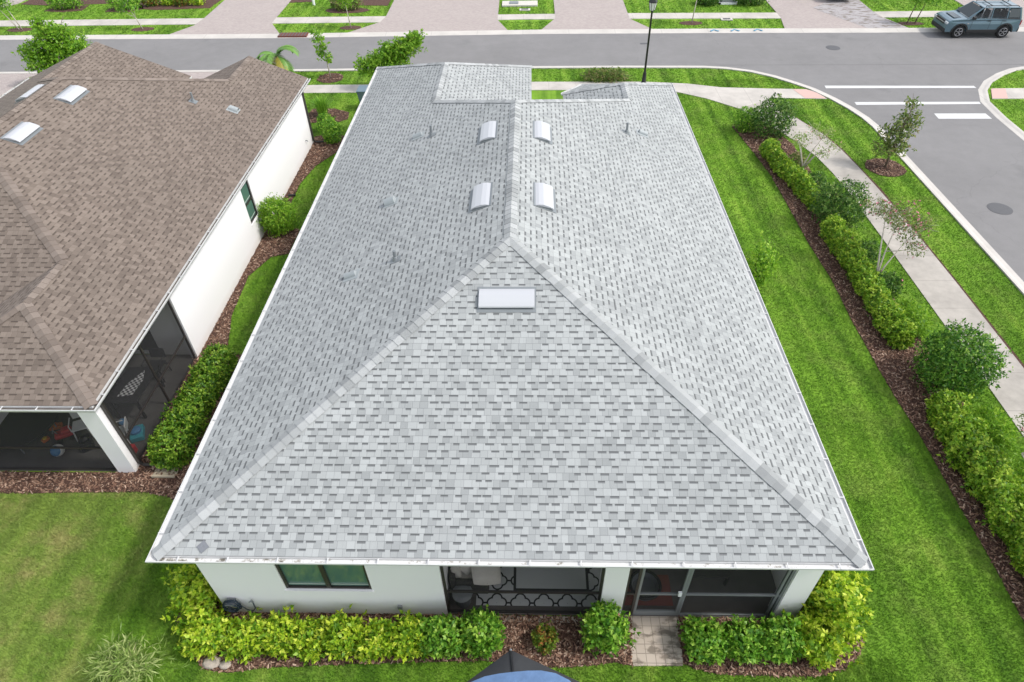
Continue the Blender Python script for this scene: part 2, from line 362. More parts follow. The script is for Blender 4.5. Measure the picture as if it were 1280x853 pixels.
sd = Vector((SUN_DIR.x * math.cos(SUN_EL), SUN_DIR.y * math.cos(SUN_EL), math.sin(SUN_EL)))
so.rotation_euler = (-sd).to_track_quat('-Z', 'Y').to_euler(); so.location = (20, 10, 40)
S.view_settings.view_transform = 'Standard'; S.view_settings.look = 'None'; S.view_settings.exposure = .84; S.view_settings.gamma = 1

cp, cy, cr = rad(42.488), rad(-2.0164), rad(-1.2549)
fwd = Vector((math.sin(cy) * math.cos(cp), math.cos(cy) * math.cos(cp), -math.sin(cp)))
right = Vector((math.cos(cy), -math.sin(cy), 0)); up = right.cross(fwd)
r2 = right * math.cos(cr) + up * math.sin(cr); u2 = -right * math.sin(cr) + up * math.cos(cr)
cam = bpy.data.cameras.new('camera'); cam.sensor_width = 36; cam.lens = 36 * 818.79 / 1280; cam.clip_end = 500
co = bpy.data.objects.new('camera', cam); COL.objects.link(co); S.camera = co
m4 = Matrix((r2, u2, -fwd)).transposed().to_4x4(); m4.translation = (.4408, -6.4833, 14.09); co.matrix_world = m4

# ------------------------------------------------------------------ ground and streets
g = MB(); g.sheet([(-220, -160), (220, -160), (220, 260), (-220, 260)], 0)
tag(g.build('ground', M['lawn']), kind='structure')
KERB_L = [(17.5, -60), (17.58, 8), (17.51, 18.0), (17.46, 24.26), (17.31, 25.4), (17.0, 26.56), (16.52, 27.8), (15.85, 29.13), (15.14, 30.02), (14.27, 30.98), (13.15, 31.82), (11.8, 32.35), (10.57, 32.57), (5.95, 32.7), (.35, 32.75), (-13, 32.6), (-31, 32.6), (-120, 32.6)]
KERB_R = [(120, 32.2), (29.5, 32.15), (28.3, 31.99), (27.5, 31.72), (26.4, 31.0), (25.2, 29.95), (24.3, 28.74), (23.66, 27.2), (23.46, 25.2), (23.42, 23), (23.4, -60)]
FAR_Y = [(-120, 38.35), (-35, 38.4), (-16.4, 38.15), (-11, 38.25), (1.4, 38.45), (12.7, 38.28), (21.8, 38.05), (32, 37.95), (120, 37.9)]
r = MB(); r.sheet(KERB_L + FAR_Y + KERB_R, .006)
tag(r.build('road', M['asphalt']), kind='structure')
def offset(path, d):
    out = []
    for i, p in enumerate(path):
        a = Vector(path[max(i - 1, 0)]); b = Vector(path[min(i + 1, len(path) - 1)]); t = (b - a).normalized(); n = Vector((-t.y, t.x))
        out.append(tuple(Vector(p) + n * d))
    return out
def kerb(name, path, d, wid=.42, dips=()):
    """flat gutter pan rising to a low rounded back"""
    m = MB(); prof = [(0, .008), (wid * .45, .018), (wid * .75, .052), (wid, .056), (wid, -.05), (0, -.05)]
    rows = [offset(path, d * o) for o, _ in prof]
    vs = [(*rows[j][i], prof[j][1]) for i in range(len(path)) for j in range(6)]
    fs = [(i * 6 + j, i * 6 + (j + 1) % 6, (i + 1) * 6 + (j + 1) % 6, (i + 1) * 6 + j) for i in range(len(path) - 1) for j in range(6)]
    m.add(vs, fs); return tag(m.build(name, M['kerb']), kind='structure')
kerb('kerb', KERB_L, 1); kerb('kerb', KERB_R, 1); fk = kerb('kerb', FAR_Y, 1, .72)
for ax in (12.4, 13.72, 15.19):      # small arrows painted on the far kerb
    m = MB()
    for s_ in (-1, 1): m.prism([(ax, 38.86), (ax + s_ * .30, 38.56), (ax + s_ * .22, 38.50), (ax, 38.74)], .03, .062)
    m.build('painted_arrow', M['arrow'], fk)
def slab(name, poly, mat, z=.03):
    m = MB(); m.prism(poly, -.05, z); return tag(m.build(name, mat), kind='structure')
PATH_L = [(11.19, 26.5), (12.2, 24.6), (13.0, 22.6), (13.42, 21.2), (13.62, 19.7), (13.72, 18.2), (13.77, 15), (13.8, 9.7), (13.8, 4), (13.8, -60)]
PATH_R = [(13.2, 27.85), (13.05, 27.35), (13.45, 26.1), (13.85, 25.0), (14.44, 23.5), (14.75, 21.9), (14.92, 20.2), (15.04, 18.4), (15.15, 16), (15.22, 12), (15.22, 4), (15.22, -60)]
SW = [(-120, 30.1), (-8.6, 30.1), (.9, 30.3), (6.9, 30.18), (9.17, 29.85), (10.84, 29.3), (13.3, 29.08), (15.3, 28.95), (15.75, 28.5), (16.0, 27.65), (13.2, 27.85)]
SWB = [(11.19, 26.5), (9.75, 27.84), (8.34, 28.75), (6.0, 29.05), (.9, 29.15), (-8.4, 29.0), (-120, 29.0)]
WALK = SW + PATH_R[1:] + PATH_L[::-1] + SWB[1:]
slab('sidewalk', SW + SWB, M['concrete']); slab('path', PATH_R[::-1] + PATH_L, M['path'], .027)
slab('kerb_ramp', [(14.6, 28.96), (15.32, 28.9), (15.7, 28.45), (15.96, 27.7), (14.9, 27.76)], M['pink'], .038)
slab('sidewalk', [(25.1, 28.85), (80, 28.9), (80, 27.5), (24.4, 27.5)], M['concrete'])
slab('kerb_ramp', [(25.0, 28.8), (25.75, 28.82), (25.2, 27.52), (24.42, 27.54)], M['pink'], .038)
slab('sidewalk', [(-120, 42.4), (-9.7, 42.48), (0, 42.6), (7, 42.58), (17, 42.33), (29, 42.3), (120, 42.3), (120, 41.0), (24, 41.03), (17, 41.1), (7, 41.36), (0, 41.46), (-10, 41.16), (-120, 41.2)], M['concrete'])
DW = [[(-22.7, 60), (-22.5, 42.4), (-22.6, 40.9), (-23.6, 39.0), (-16.1, 38.9), (-17.3, 41.2), (-17.35, 42.4), (-17.7, 60)],
      [(-9.7, 60), (-9.6, 42.4), (-9.8, 41.2), (-11.6, 39.0), (-1.0, 39.17), (-1.75, 41.4), (-1.9, 60)],
      [(2.2, 60), (2.2, 41.6), (1.2, 39.17), (8.5, 39.08), (7.25, 41.3), (7.2, 60)],
      [(17.6, 60), (17.4, 41.3), (17.0, 38.93), (24.9, 38.75), (24.1, 41.1), (23.95, 42.4), (24.2, 60)],
      [(30.6, 60), (30.6, 41.2), (29.6, 38.7), (37.5, 38.65), (36.6, 41), (36.6, 60)]]
DW += [[(-21.8, 22.5), (-21.8, 31.8), (-22.6, 32.25), (-14.9, 32.25), (-15.7, 31.8), (-15.7, 22.5)], [(-37, 24), (-37, 32.25), (-28.2, 32.25), (-28.9, 31.6), (-28.9, 24)], [(-5.9, 24), (-5.9, 31.8), (-6.6, 32.35), (.5, 32.4), (-.1, 31.8), (-.1, 24)]]
for q in DW: slab('driveway', q, M['paver'], .036)
slab('driveway', [(-44, 60), (-44, 45.6), (-38.9, 45.7), (-38.3, 46.6), (-38.0, 60)], M['paver'], .036)
WORN = [(23.9, 46), (23.95, 42.4), (24.0, 41.1), (24.75, 38.82), (22.3, 38.86), (21.4, 40.6), (20.4, 42.6), (20.2, 43.3), (21.6, 44.6), (22.6, 46)]
slab('worn_paving', WORN, M['paver_dirty'], .042)
EDGE = [(x + .0, y) for x, y in PATH_R[1:]]; EDGE = EDGE + [(x + .10 + .03 * math.sin(i * 2.3), y) for i, (x, y) in list(enumerate(EDGE))[::-1]]
m = MB(); m.sheet(EDGE, .008); tag(m.build('soil_edge', M['mulch']), kind='structure')
m = MB(); m.sheet([(-120, 42.5), (-9.7, 42.58), (0, 42.7), (7, 42.68), (17, 42.43), (29, 42.4), (120, 42.4), (120, 42.2), (29, 42.2), (17, 42.2), (0, 42.4), (-120, 42.3)], .006); tag(m.build('soil_edge', M['mulch']), kind='structure')
m = MB(); m.sheet([(11.5, 32.62), (29, 32.3), (29, 32.34), (11.5, 32.66)], .010); tag(m.build('road_seam', plain('seam_tar', (.13, .125, .125), .9)), kind='structure')
# crossing lines and stop bar
for q in ([(16.46, 29.46), (24.33, 29.26), (24.33, 28.98), (16.42, 29.1)], [(17.27, 27.25), (23.58, 27.17), (23.52, 26.89), (17.25, 26.89)], [(20.67, 25.78), (23.18, 25.74), (23.18, 25.12), (20.62, 25.16)]):
    m = MB(); m.sheet(q, .011); tag(m.build('lane_marking', M['paint']), kind='structure')
def manhole(x, y, r, lab):
    t = thing('manhole_cover', lab, 'manhole cover', (x, y, .006))
    m = MB(); m.lathe([(r * .9, 0), (r * .9, .008), (r * .86, .010), (0.001, .010)], n=28); m.build('lid', M['iron'], t)
    m = MB(); m.lathe([(r, 0), (r, .006), (r * .91, .0065)], n=28); m.build('rim', M['iron'], t)
manhole(18.9, 35.35, .42, 'iron manhole cover in the main street beyond the crossing')
manhole(19.22, 16.75, .46, 'iron manhole cover in the side street beside the kerb')
m = MB(); m.prism([(7.35, 36.3), (7.85, 36.3), (7.85, 36.55), (7.35, 36.55)], 0, .012); tag(m.build('valve_cover', M['iron']), 'small dark valve cover in the street behind the lamp post', 'valve cover')
t = thing('storm_inlet', 'rusty red storm inlet set in the far kerb', 'storm drain', (-15.1, 38.55, 0))
m = MB(); m.box(-.95, .95, -.30, .42, -.02, .098); m.build('grate', M['rust'], t)
m = MB()
for i in range(9): m.box(-.9 + i * .21, -.84 + i * .21, -.28, .40, .098, .11)
m.build('bar', M['iron'], t)
t = thing('utility_pad', 'pale concrete utility slab in the grass between two driveways', 'utility slab', (-.27, 44.95, 0))
m = MB(); m.box(-1.28, 1.28, -.55, .55, 0, .12); m.build('slab', M['pad'], t, bevel=.02)
m = MB(); m.box(-.75, -.1, -.3, .3, .12, .16); m.build('hatch', M['galv'], t, bevel=.01)
def valve(x, y, lab, c='pad'):
    t = thing('valve_box', lab, 'valve box', (x, y, 0))
    m = MB(); m.box(-.38, .38, -.2, .2, 0, .07); m.build('surround', M[c], t, bevel=.01); m = MB(); m.box(-.24, .24, -.12, .12, .07, .085); m.build('lid', M['iron'], t)
valve(.1, 43.6, 'small valve box in grass below the concrete slab')
valve(13.7, 40.95, 'valve box with pale rim in the far verge near the arrows')

# ------------------------------------------------------------------ planting beds
BED_R = [(10.35, 24.4), (10.67, 22), (10.92, 19.4), (10.93, 16.7), (10.92, 14.3), (11.02, 12.1), (10.93, 9.7), (10.94, 7.5), (10.97, 6.3), (11.06, 5), (11.05, 3), (11.08, 1.5), (11.04, 0), (11.0, -3), (12.5, -3), (12.6, 2.7), (12.78, 5.1), (12.78, 8.3), (12.72, 10), (12.7, 12), (12.75, 14), (12.66, 15.2), (12.75, 17.2), (12.73, 20.2), (12.7, 22.5), (12.2, 24.3), (11.3, 25.1)]
BED_B1 = [(-6.6, 2.5), (-7.35, 2.2), (-7.5, .6), (-7.25, -.2), (-6.75, -.85), (-6.26, -1.22), (-5.76, -1.27), (-5.04, -1.16), (-3.39, -1.06), (-1.23, -.98), (-.57, -.95), (.93, -1.07), (1.67, -1.03), (2.25, -.95), (2.6, -1.02), (2.66, .0), (-6.2, 0), (-6.2, 2.5)]
BED_B2 = [(3.66, .0), (3.62, -.95), (3.88, -1.06), (4.34, -1.16), (5.31, -1.17), (6.27, -1.17), (6.95, -1.0), (7.36, -.66), (7.55, -.2), (7.55, .9), (7.2, 1.5), (6.17, 1.5), (6.17, 0)]
BED_N = [(-22, 3.7), (-22, 3.0), (-13.2, 3.02), (-10.9, 3.08), (-9.44, 3.1), (-8.7, 2.95), (-8.2, 2.6), (-7.9, 3.0), (-7.9, 8.0), (-8.7, 8.2), (-9.1, 8.4), (-9.54, 10.1), (-9.68, 12.3), (-9.2, 13.5), (-8.6, 13.7), (-8.6, 15.3), (-9.1, 15.6), (-9.5, 16.9), (-9.55, 19), (-9.25, 20.6), (-8.75, 21.6), (-8.4, 22.3), (-8.5, 23.6), (-9.1, 23.9), (-10, 23.6), (-10, 3.7)]
BED_G = [(-10.9, 26.9), (-11.1, 25.9), (-10.6, 25.2), (-9.4, 25.1), (-8.8, 25.6), (-8.9, 26.4), (-9.8, 26.9)]
def disc(x, y, rx, ry=None, n=14): return [(x + rx * math.cos(2 * PI * i / n) * random.uniform(.93, 1.07), y + (ry or rx) * math.sin(2 * PI * i / n)) for i in range(n)]
RING_NEAR = disc(16.05, 20.2, .85); RING_Y = disc(-10.95, 31.15, .75)
RINGS = [RING_NEAR, RING_Y, disc(-25.9, 40.25, .8, .45), disc(-34.5, 40.4, .9, .45), disc(-11.6, 40.1, .75, .42), disc(11.2, 40.3, .8, .42), disc(25.4, 39.75, .85, .38), disc(-12.7, 44.0, 1.6, .7)]
FARBED = [[(-29, 45.2), (-27, 44.6), (-23.0, 44.9), (-22.8, 48), (-29, 48)], [(-38, 46.4), (-35, 45.9), (-31, 46.4), (-31, 49), (-38, 49)], [(-35.2, 44.6), (-33.6, 44.3), (-32.4, 44.7), (-32.5, 46), (-35, 46)], [(-30.5, 44.3), (-28.7, 44.1), (-27.9, 44.9), (-28.5, 46), (-30.6, 46)], [(-17.6, 46), (-15.8, 46.2), (-15.8, 48), (-17.6, 48)], [(-12.4, 45.2), (-9.9, 45.0), (-9.9, 48), (-12.4, 48)]]
BEDS = [BED_R, BED_B1, BED_B2, BED_N, BED_G] + RINGS + FARBED
m = MB()
for i, q in enumerate(BEDS): m.prism(q, -.02, .022)
tag(m.build('mulch_bed', M['mulch']), kind='structure')
def scatter(poly, dens):
    xs = [p[0] for p in poly]; ys = [p[1] for p in poly]; n = int((max(xs) - min(xs)) * (max(ys) - min(ys)) * dens)
    x = RNG.uniform(min(xs), max(xs), n); y = RNG.uniform(min(ys), max(ys), n); k = inside(x, y, poly); return x[k], y[k]
cx, cyy = [], []
for q, d in [(BED_R, 520), (BED_B1, 900), (BED_B2, 900), (BED_N, 620), (BED_G, 200), (RING_NEAR, 350), (RING_Y, 250)]:
    a, b_ = scatter(q, d); cx.append(a); cyy.append(b_)
cx = np.concatenate(cx); cyy = np.concatenate(cyy); ok = (cyy > -3); cx, cyy = cx[ok], cyy[ok]; n = len(cx)
th = RNG.uniform(0, 2 * PI, n); L = RNG.uniform(.02, .065, n); Wd = RNG.uniform(.006, .018, n); tl = RNG.uniform(-.5, .5, n); rl = RNG.uniform(-.6, .6, n)
ax = np.stack([np.cos(th) * np.cos(tl), np.sin(th) * np.cos(tl), np.sin(tl)], 1) * L[:, None]
bx = np.stack([-np.sin(th) * np.cos(rl), np.cos(th) * np.cos(rl), np.sin(rl)], 1) * Wd[:, None]
cc = np.stack([cx, cyy, .03 + RNG.uniform(0, .025, n)], 1)
tag(np_mesh('mulch_chips', np.stack([cc - ax - bx, cc + ax - bx, cc + ax + bx, cc - ax + bx], 1).reshape(-1, 3), 4, M['chips']), kind='stuff')
PATIO = [(2.66, 0.0), (3.66, 0.0), (3.62, -1.0), (2.6, -1.02)]
slab('patio_path', [(2.5, .02), (3.7, .02), (3.62, -1.0), (2.6, -1.02)], M['patio'], .034)
slab('patio_path', [(-1.3, -.005), (2.49, -.005), (2.49, -.14), (-1.3, -.14)], M['patio'], .03)

# grass blades over the mown lawns
HOUSE = [(-6.2, 0), (6.17, 0), (6.17, 22), (-6.2, 24)]; NHOUSE = [(-30, 3.7), (-9.91, 3.7), (-9.91, 23), (-30, 23)]
ROADP = offset(KERB_L, .40) + offset(FAR_Y, .70) + offset(KERB_R, .40)
FARW = [(-120, 42.68), (120, 42.5), (120, 40.95), (-120, 41.1)]; RWALK = [(25.0, 28.95), (80, 28.95), (80, 27.42), (24.3, 27.42)]
BLOCK = [FARW, RWALK, EDGE, HOUSE, NHOUSE, WALK, ROADP, PATIO] + BEDS + DW + [WORN]
co_, tn = [], []
def blades(x0, x1, y0, y1, dens, h, w):
    n = int((x1 - x0) * (y1 - y0) * dens); x = RNG.uniform(x0, x1, n); y = RNG.uniform(y0, y1, n); k = np.ones(n, bool)
    for q in BLOCK:
        xs = [p[0] for p in q]; ys = [p[1] for p in q]
        if max(xs) < x0 or min(xs) > x1 or max(ys) < y0 or min(ys) > y1: continue
        k &= ~inside(x, y, q)
    x, y = x[k], y[k]; n = len(x)
    th = RNG.uniform(0, 2 * PI, n); ln = RNG.uniform(.15, 1.0, n) * h; hh = RNG.uniform(.5, 1.1, n) * h; ww = w * RNG.uniform(.6, 1.3, n)
    b0 = np.stack([x, y, np.zeros(n)], 1); d = np.stack([np.cos(th), np.sin(th), np.zeros(n)], 1); s = np.stack([-np.sin(th), np.cos(th), np.zeros(n)], 1)
    tip = b0 + d * ln[:, None]; tip[:, 2] = hh
    co_.append(np.stack([b0 - s * ww[:, None], b0 + s * ww[:, None], tip], 1).reshape(-1, 3)); tn.append(RNG.uniform(0, 1, n))
blades(-15, -6.2, -2.2, 3.8, 1900, .065, .011); blades(-6.3, 8, -2.2, -.8, 2000, .065, .010); blades(-15, 15, -10, -2.2, 650, .065, .014)
blades(6.2, 11.2, -2.2, 6, 1700, .055, .010); blades(6.2, 11.2, 6, 14, 1000, .055, .013); blades(6.2, 11.6, 14, 30, 520, .055, .019)
blades(12.4, 14.2, -2, 8, 1300, .055, .011); blades(12.4, 14.2, 8, 22, 700, .055, .015)
blades(15.1, 17.1, 4, 12, 1000, .055, .012); blades(15.0, 17.1, 12, 20, 650, .055, .016); blades(11, 17.1, 20, 30.5, 450, .055, .020)
blades(-9.95, -6.3, 3, 14, 900, .055, .014); blades(-9.95, -6.3, 14, 23, 600, .055, .018); blades(-15.6, -6.0, 23, 29, 450, .055, .020)
blades(-14, 14, 30, 32.6, 300, .055, .026); blades(23.4, 40, 20, 32, 260, .05, .026); blades(-45, 40, 38.9, 47, 130, .06, .04)
tag(np_mesh('grass', np.concatenate(co_), 3, M['blades'], tint=np.concatenate(tn)), kind='stuff')

# ------------------------------------------------------------------ houses
PITCH, HE = .4075, 2.986
CS = 1 / math.sqrt(1 + PITCH * PITCH)
def roof_z(pl, x, y):
    if pl[0] == 'p': return pl[1][(x, y)]
    ax, e, sg = pl; return HE + PITCH * sg * ((x if ax == 'x' else y) - e)
def roof_mesh(planes, mat, parent):
    m = MB(); m.uv = []
    for poly, pl in planes:
        ax, e, sg = pl if pl[0] != 'p' else ('y', pl[2], -1); a = sum(poly[i][0] * poly[(i + 1) % len(poly)][1] - poly[(i + 1) % len(poly)][0] * poly[i][1] for i in range(len(poly)))
        if a < 0: poly = poly[::-1]
        m.add([(x, y, roof_z(pl, x, y)) for x, y in poly], [tuple(range(len(poly)))])
        for x, y in poly:
            d = sg * ((x if ax == 'x' else y) - e); m.uv.append(((y if ax == 'x' else x) + e * 3.1, d / CS))
    return m.build('roof', mat, parent)
def nrm(pl):
    if pl[0] == 'p': return Vector((0, .3, 1)).normalized()
    ax, e, sg = pl; v = Vector((-PITCH * sg, 0, 1)) if ax == 'x' else Vector((0, -PITCH * sg, 1)); return v.normalized()
def caps(lines, mat, parent, w=.155, step=.2):
    """overlapping bent cap shingles along hips and ridges, lowest first; each line: (low xy, high xy, plane a, plane b)"""
    m = MB()
    for p0, p1, pa, pb in lines:
        A = Vector((*p0, roof_z(pa, *p0))); B = Vector((*p1, roof_z(pa, *p1))); d = B - A; Ln = d.length; d.normalize()
        na, nb_ = nrm(pa), nrm(pb)
        sa = d.cross(na).normalized(); sb = d.cross(nb_).normalized()
        if sa.dot(nb_) > 0: sa = -sa
        if sb.dot(na) > 0: sb = -sb
        upv = (na + nb_).normalized(); k = max(1, int(Ln / step)); st = Ln / k
        for i in range(k):
            q0 = A + d * (i * st); q1 = A + d * min(Ln, (i + 1.35) * st); ww = w * random.uniform(.94, 1.05)
            lo, hi = .024, .010
            t0, t1 = q0 + upv * (lo + .012), q1 + upv * (hi + .012)
            l0, l1 = q0 + sa * ww + na * lo, q1 + sa * ww + na * hi
            r0, r1 = q0 + sb * ww + nb_ * lo, q1 + sb * ww + nb_ * hi
            e0l, e0r, e0t = q0 + sa * ww + na * .002, q0 + sb * ww + nb_ * .002, q0 + upv * .004
            m.add([l0, t0, r0, l1, t1, r1, e0l, e0t, e0r], [(0, 1, 4, 3), (1, 2, 5, 4), (6, 7, 1, 0), (7, 8, 2, 1)])
    return m.build('ridge_cap', mat, parent)
def mitre(path, d, closed):
    """offset to the right of travel (outward for a counter-clockwise outline), mitred"""
    n = len(path); out = []
    for i in range(n):
        p = Vector(path[i]); a = p - Vector(path[i - 1]) if (closed or i > 0) else None; b_ = Vector(path[(i + 1) % n]) - p if (closed or i < n - 1) else None
        a = a or b_; b_ = b_ or a; na = Vector((a.y, -a.x)).normalized(); nb_ = Vector((b_.y, -b_.x)).normalized()
        s = (na + nb_); out.append(p + s * (d / max(.2, 1 + na.dot(nb_))))
    return out
def sweep(m, path, prof, closed, z0, caps_=True):
    rows = [mitre(path, o, closed) for o, _ in prof]; k = len(prof); n = len(path)
    m.add([(*rows[j][i], z0 + prof[j][1]) for i in range(n) for j in range(k)],
          [(i * k + j, i * k + (j + 1) % k, ((i + 1) % n) * k + (j + 1) % k, ((i + 1) % n) * k + j) for i in range(n if closed else n - 1) for j in range(k)])
    if not closed and caps_: m.add([(*rows[j][0], z0 + prof[j][1]) for j in range(k)], [tuple(range(k))]); m.add([(*rows[j][-1], z0 + prof[j][1]) for j in range(k)], [tuple(range(k))[::-1]])
GUT = [(.004, -.012), (.004, -.110), (.095, -.110), (.125, -.050), (.125, -.012), (.106, -.012), (.106, -.048), (.088, -.100), (.014, -.100), (.014, -.012)]
dm = NT('gutter_dirt'); nz = dm.noise(dm.scaled(dm.pos(), (1, 1, 1)), 7, 6, .7)
sx_ = dm.node('ShaderNodeSeparateXYZ'); dm.link(dm.pos(), sx_.inputs[0])
side = dm.ramp(dm.math('MULTIPLY', dm.math('ADD', sx_.outputs[0], 7.0), .09), [(0, (.10,) * 3), (.35, (0,) * 3), (1, (-.0,) * 3)])      # dirtiest at the left end
dm.col(dm.ramp(dm.math('SUBTRACT', dm.math('ADD', nz, dm.math('MULTIPLY', dm.math('GREATER_THAN', sx_.outputs[1], -.3), .3)), side), [(.30, (.10, .09, .07)), (.38, (.42, .40, .36)), (.44, (.66, .66, .65))])); dm.rough(.9)
M['dirt'] = dm.m; M['leaf_litter'] = plain('gutter_litter', (.10, .085, .07), .95, 0, .7, 5)
M['gutter_white'] = plain('gutter_white', (.60, .60, .59), .5, 0, .08, 3)
def eaves(parent, outline, runs, step=.92, dirt='dirt'):
    m = MB(); sweep(m, outline, [(0, -.012), (-.02, -.012), (-.02, -.16), (0, -.16)], True, HE); m.build('fascia', M['gutter_white'], parent)
    m = MB(); m.sheet(outline, HE - .162); m.build('soffit', M['ceiling'], parent)
    gm, dmb, hs = MB(), MB(), []
    for run in runs:
        sweep(gm, run, GUT, False, HE)
        sweep(dmb, run, [(.016, -.062), (.102, -.056), (.09, -.080), (.016, -.082)], False, HE)
        for p, q in zip(run, run[1:]):
            p, q = Vector(p), Vector(q); d = (q - p); L_ = d.length; d.normalize(); nn = Vector((d.y, -d.x)); k = int(L_ / step)
            for i in range(k):
                c = p + d * ((i + .5) * L_ / k); a, b_ = c - d * .012, c + d * .012; hm = MB()
                hm.add([(*q2, z) for z in (HE - .016, HE - .004) for q2 in (a + nn * .006, b_ + nn * .006, b_ + nn * .127, a + nn * .127)], [(0, 3, 2, 1), (4, 5, 6, 7), (0, 1, 5, 4), (1, 2, 6, 5), (2, 3, 7, 6), (3, 0, 4, 7)]); hs.append(hm)
    go = gm.build('gutter', M['gutter_white'], parent); dmb.build('debris', M[dirt], go); [h.build('hanger', M['gutter_white'], go) for h in hs]
    return go
def wall(m, p, q, z0, z1, th, holes=()):
    """wall along p-q (axis aligned), outer face on the right of travel, thickness inward; holes (s0,s1,za,zb) in metres from p"""
    p, q = Vector(p), Vector(q); d = (q - p).normalized(); nn = Vector((-d.y, d.x)); L_ = (q - p).length
    def bx(a, b_, za, zb):
        if b_ - a < 1e-4 or zb - za < 1e-4: return
        c = [p + d * a, p + d * b_ + nn * th]; m.box(min(c[0].x, c[1].x), max(c[0].x, c[1].x), min(c[0].y, c[1].y), max(c[0].y, c[1].y), za, zb)
    s = 0
    for a, b_, za, zb in sorted(holes): bx(s, a, z0, z1); bx(a, b_, z0, za); bx(a, b_, zb, z1); s = b_
    bx(s, L_, z0, z1)
def basis(pl, x, y):
    """frame on a roof slope: u along the eave, s down the slope, n out of it"""
    n_ = nrm(pl); ax, e, sg = pl; s = (Vector((-sg, 0, -PITCH)) if ax == 'x' else Vector((0, -sg, -PITCH))).normalized(); u = s.cross(n_)
    m_ = Matrix((u, s, n_)).transposed().to_4x4(); m_.translation = Vector((x, y, roof_z(pl, x, y))); return m_
def roof_vent(parent, pl, x, y, L_=1.12, D=.49, mat='white_vent'):
    B = basis(pl, x, y); m = MB()
    prof = [(-D / 2, .012), (-D / 2 + .08, .06), (-.05, .098), (D * .25, .100), (D * .45, .088), (D / 2, .068), (D / 2, .052), (D * .3, .07), (-D / 2 + .1, .03)]
    k = len(prof); vs = [B @ Vector((u, s, n_)) for u in (-L_ / 2, L_ / 2) for s, n_ in prof]
    m.add(vs, [tuple(range(k)), tuple(range(2 * k - 1, k - 1, -1))] + [(i, k + i, k + (i + 1) % k, (i + 1) % k) for i in range(k)])
    v = m.build('roof_vent', M[mat], parent)
    m = MB(); m.box(-L_ / 2 - .035, L_ / 2 + .035, -D / 2 - .05, D / 2 + .085, .004, .014, B); m.build('flange', M['galv'], v)
    for u in (-L_ / 2 + .008, L_ / 2 - .025): m = MB(); m.box(u, u + .017, -D / 2 + .10, D / 2 - .03, .014, .055, B); m.build('end_plate', M['galv'], v)
    m = MB(); m.box(-L_ / 2 + .03, L_ / 2 - .03, D / 2 - .05, D / 2 - .03, .014, .055, B); m.build('louver', M['bronze'], v)
def pipe_vent(parent, pl, x, y, h=.35, r=.04):
    m = MB(); z = roof_z(pl, x, y); m.tube([(x, y, z - .05), (x, y, z + h)], r, 10); v = m.build('vent_pipe', M['galv'], parent)
    m = MB(); B = basis(pl, x, y); m.box(-.13, .13, -.15, .13, .004, .014, B); m.lathe([(r + .05, z - .03), (r + .012, z + .10), (r + .004, z + .105)], (x, y, 0), 12); m.build('flashing', M['galv'], v)
def hood_vent(parent, pl, x, y, r=.13):
    B = basis(pl, x, y); m = MB()
    n = 12; vs = []
    for i in range(n + 1):
        t = PI * i / n
        for u in (-.16, .16): vs.append(B @ Vector((r * math.cos(t), u, .012 + r * 1.15 * math.sin(t))))
    m.add(vs, [(2 * i, 2 * i + 1, 2 * i + 3, 2 * i + 2) for i in range(n)] + [tuple(2 * i for i in range(n + 1))])
    v = m.build('hood_vent', M['vent_grey'], parent)
    m = MB(); m.box(-.2, .2, -.24, .2, .003, .011, B); m.build('flange', M['vent_grey'], v)
def window(parent, x0, x1, z0, z1, y, axis='y', panes=2, horizontal=False, out=-1):
    """framed window set in an opening; out: side the outside lies on along the axis"""
    def P(m, a0, a1, d0, d1, za, zb):
        d0, d1 = sorted((y - out * d0, y - out * d1))
        if axis == 'y': m.box(a0, a1, d0, d1, za, zb)
        else: m.box(d0, d1, a0, a1, za, zb)
    f = MB(); t = .055
    P(f, x0, x1, .03, .11, z0, z0 + t); P(f, x0, x1, .03, .11, z1 - t, z1); P(f, x0, x0 + t, .03, .11, z0 + t, z1 - t); P(f, x1 - t, x1, .03, .11, z0 + t, z1 - t)
    edges = [x0 + t] ; zs = [z0 + t, z1 - t]
    if horizontal:
        zm = (z0 + z1) / 2; P(f, x0 + t, x1 - t, .03, .11, zm - .03, zm + .03); cells = [(x0 + t, x1 - t, z0 + t, zm - .03), (x0 + t, x1 - t, zm + .03, z1 - t)]
    elif panes == 2:
        xm = (x0 + x1) / 2; P(f, xm - .045, xm + .045, .03, .11, z0 + t, z1 - t); cells = [(x0 + t, xm - .045, z0 + t, z1 - t), (xm + .045, x1 - t, z0 + t, z1 - t)]
    else: cells = [(x0 + t, x1 - t, z0 + t, z1 - t)]
    w_ = f.build('window', M['bronze'], parent)
    for c in cells:
        m = MB(); P(m, c[0], c[1], .075, .085, c[2], c[3]); m.build('pane', M['glass'], w_); m = MB(); P(m, c[0] + .01, c[1] - .01, .068, .0745, c[2] + .05, c[2] + .085); m.build('blind_edge', M['blind'], w_)
    m = MB(); P(m, x0 - .03, x1 + .03, -.025, .03, z0 - .06, z0 - .002); m.build('sill', M['stucco'], w_)

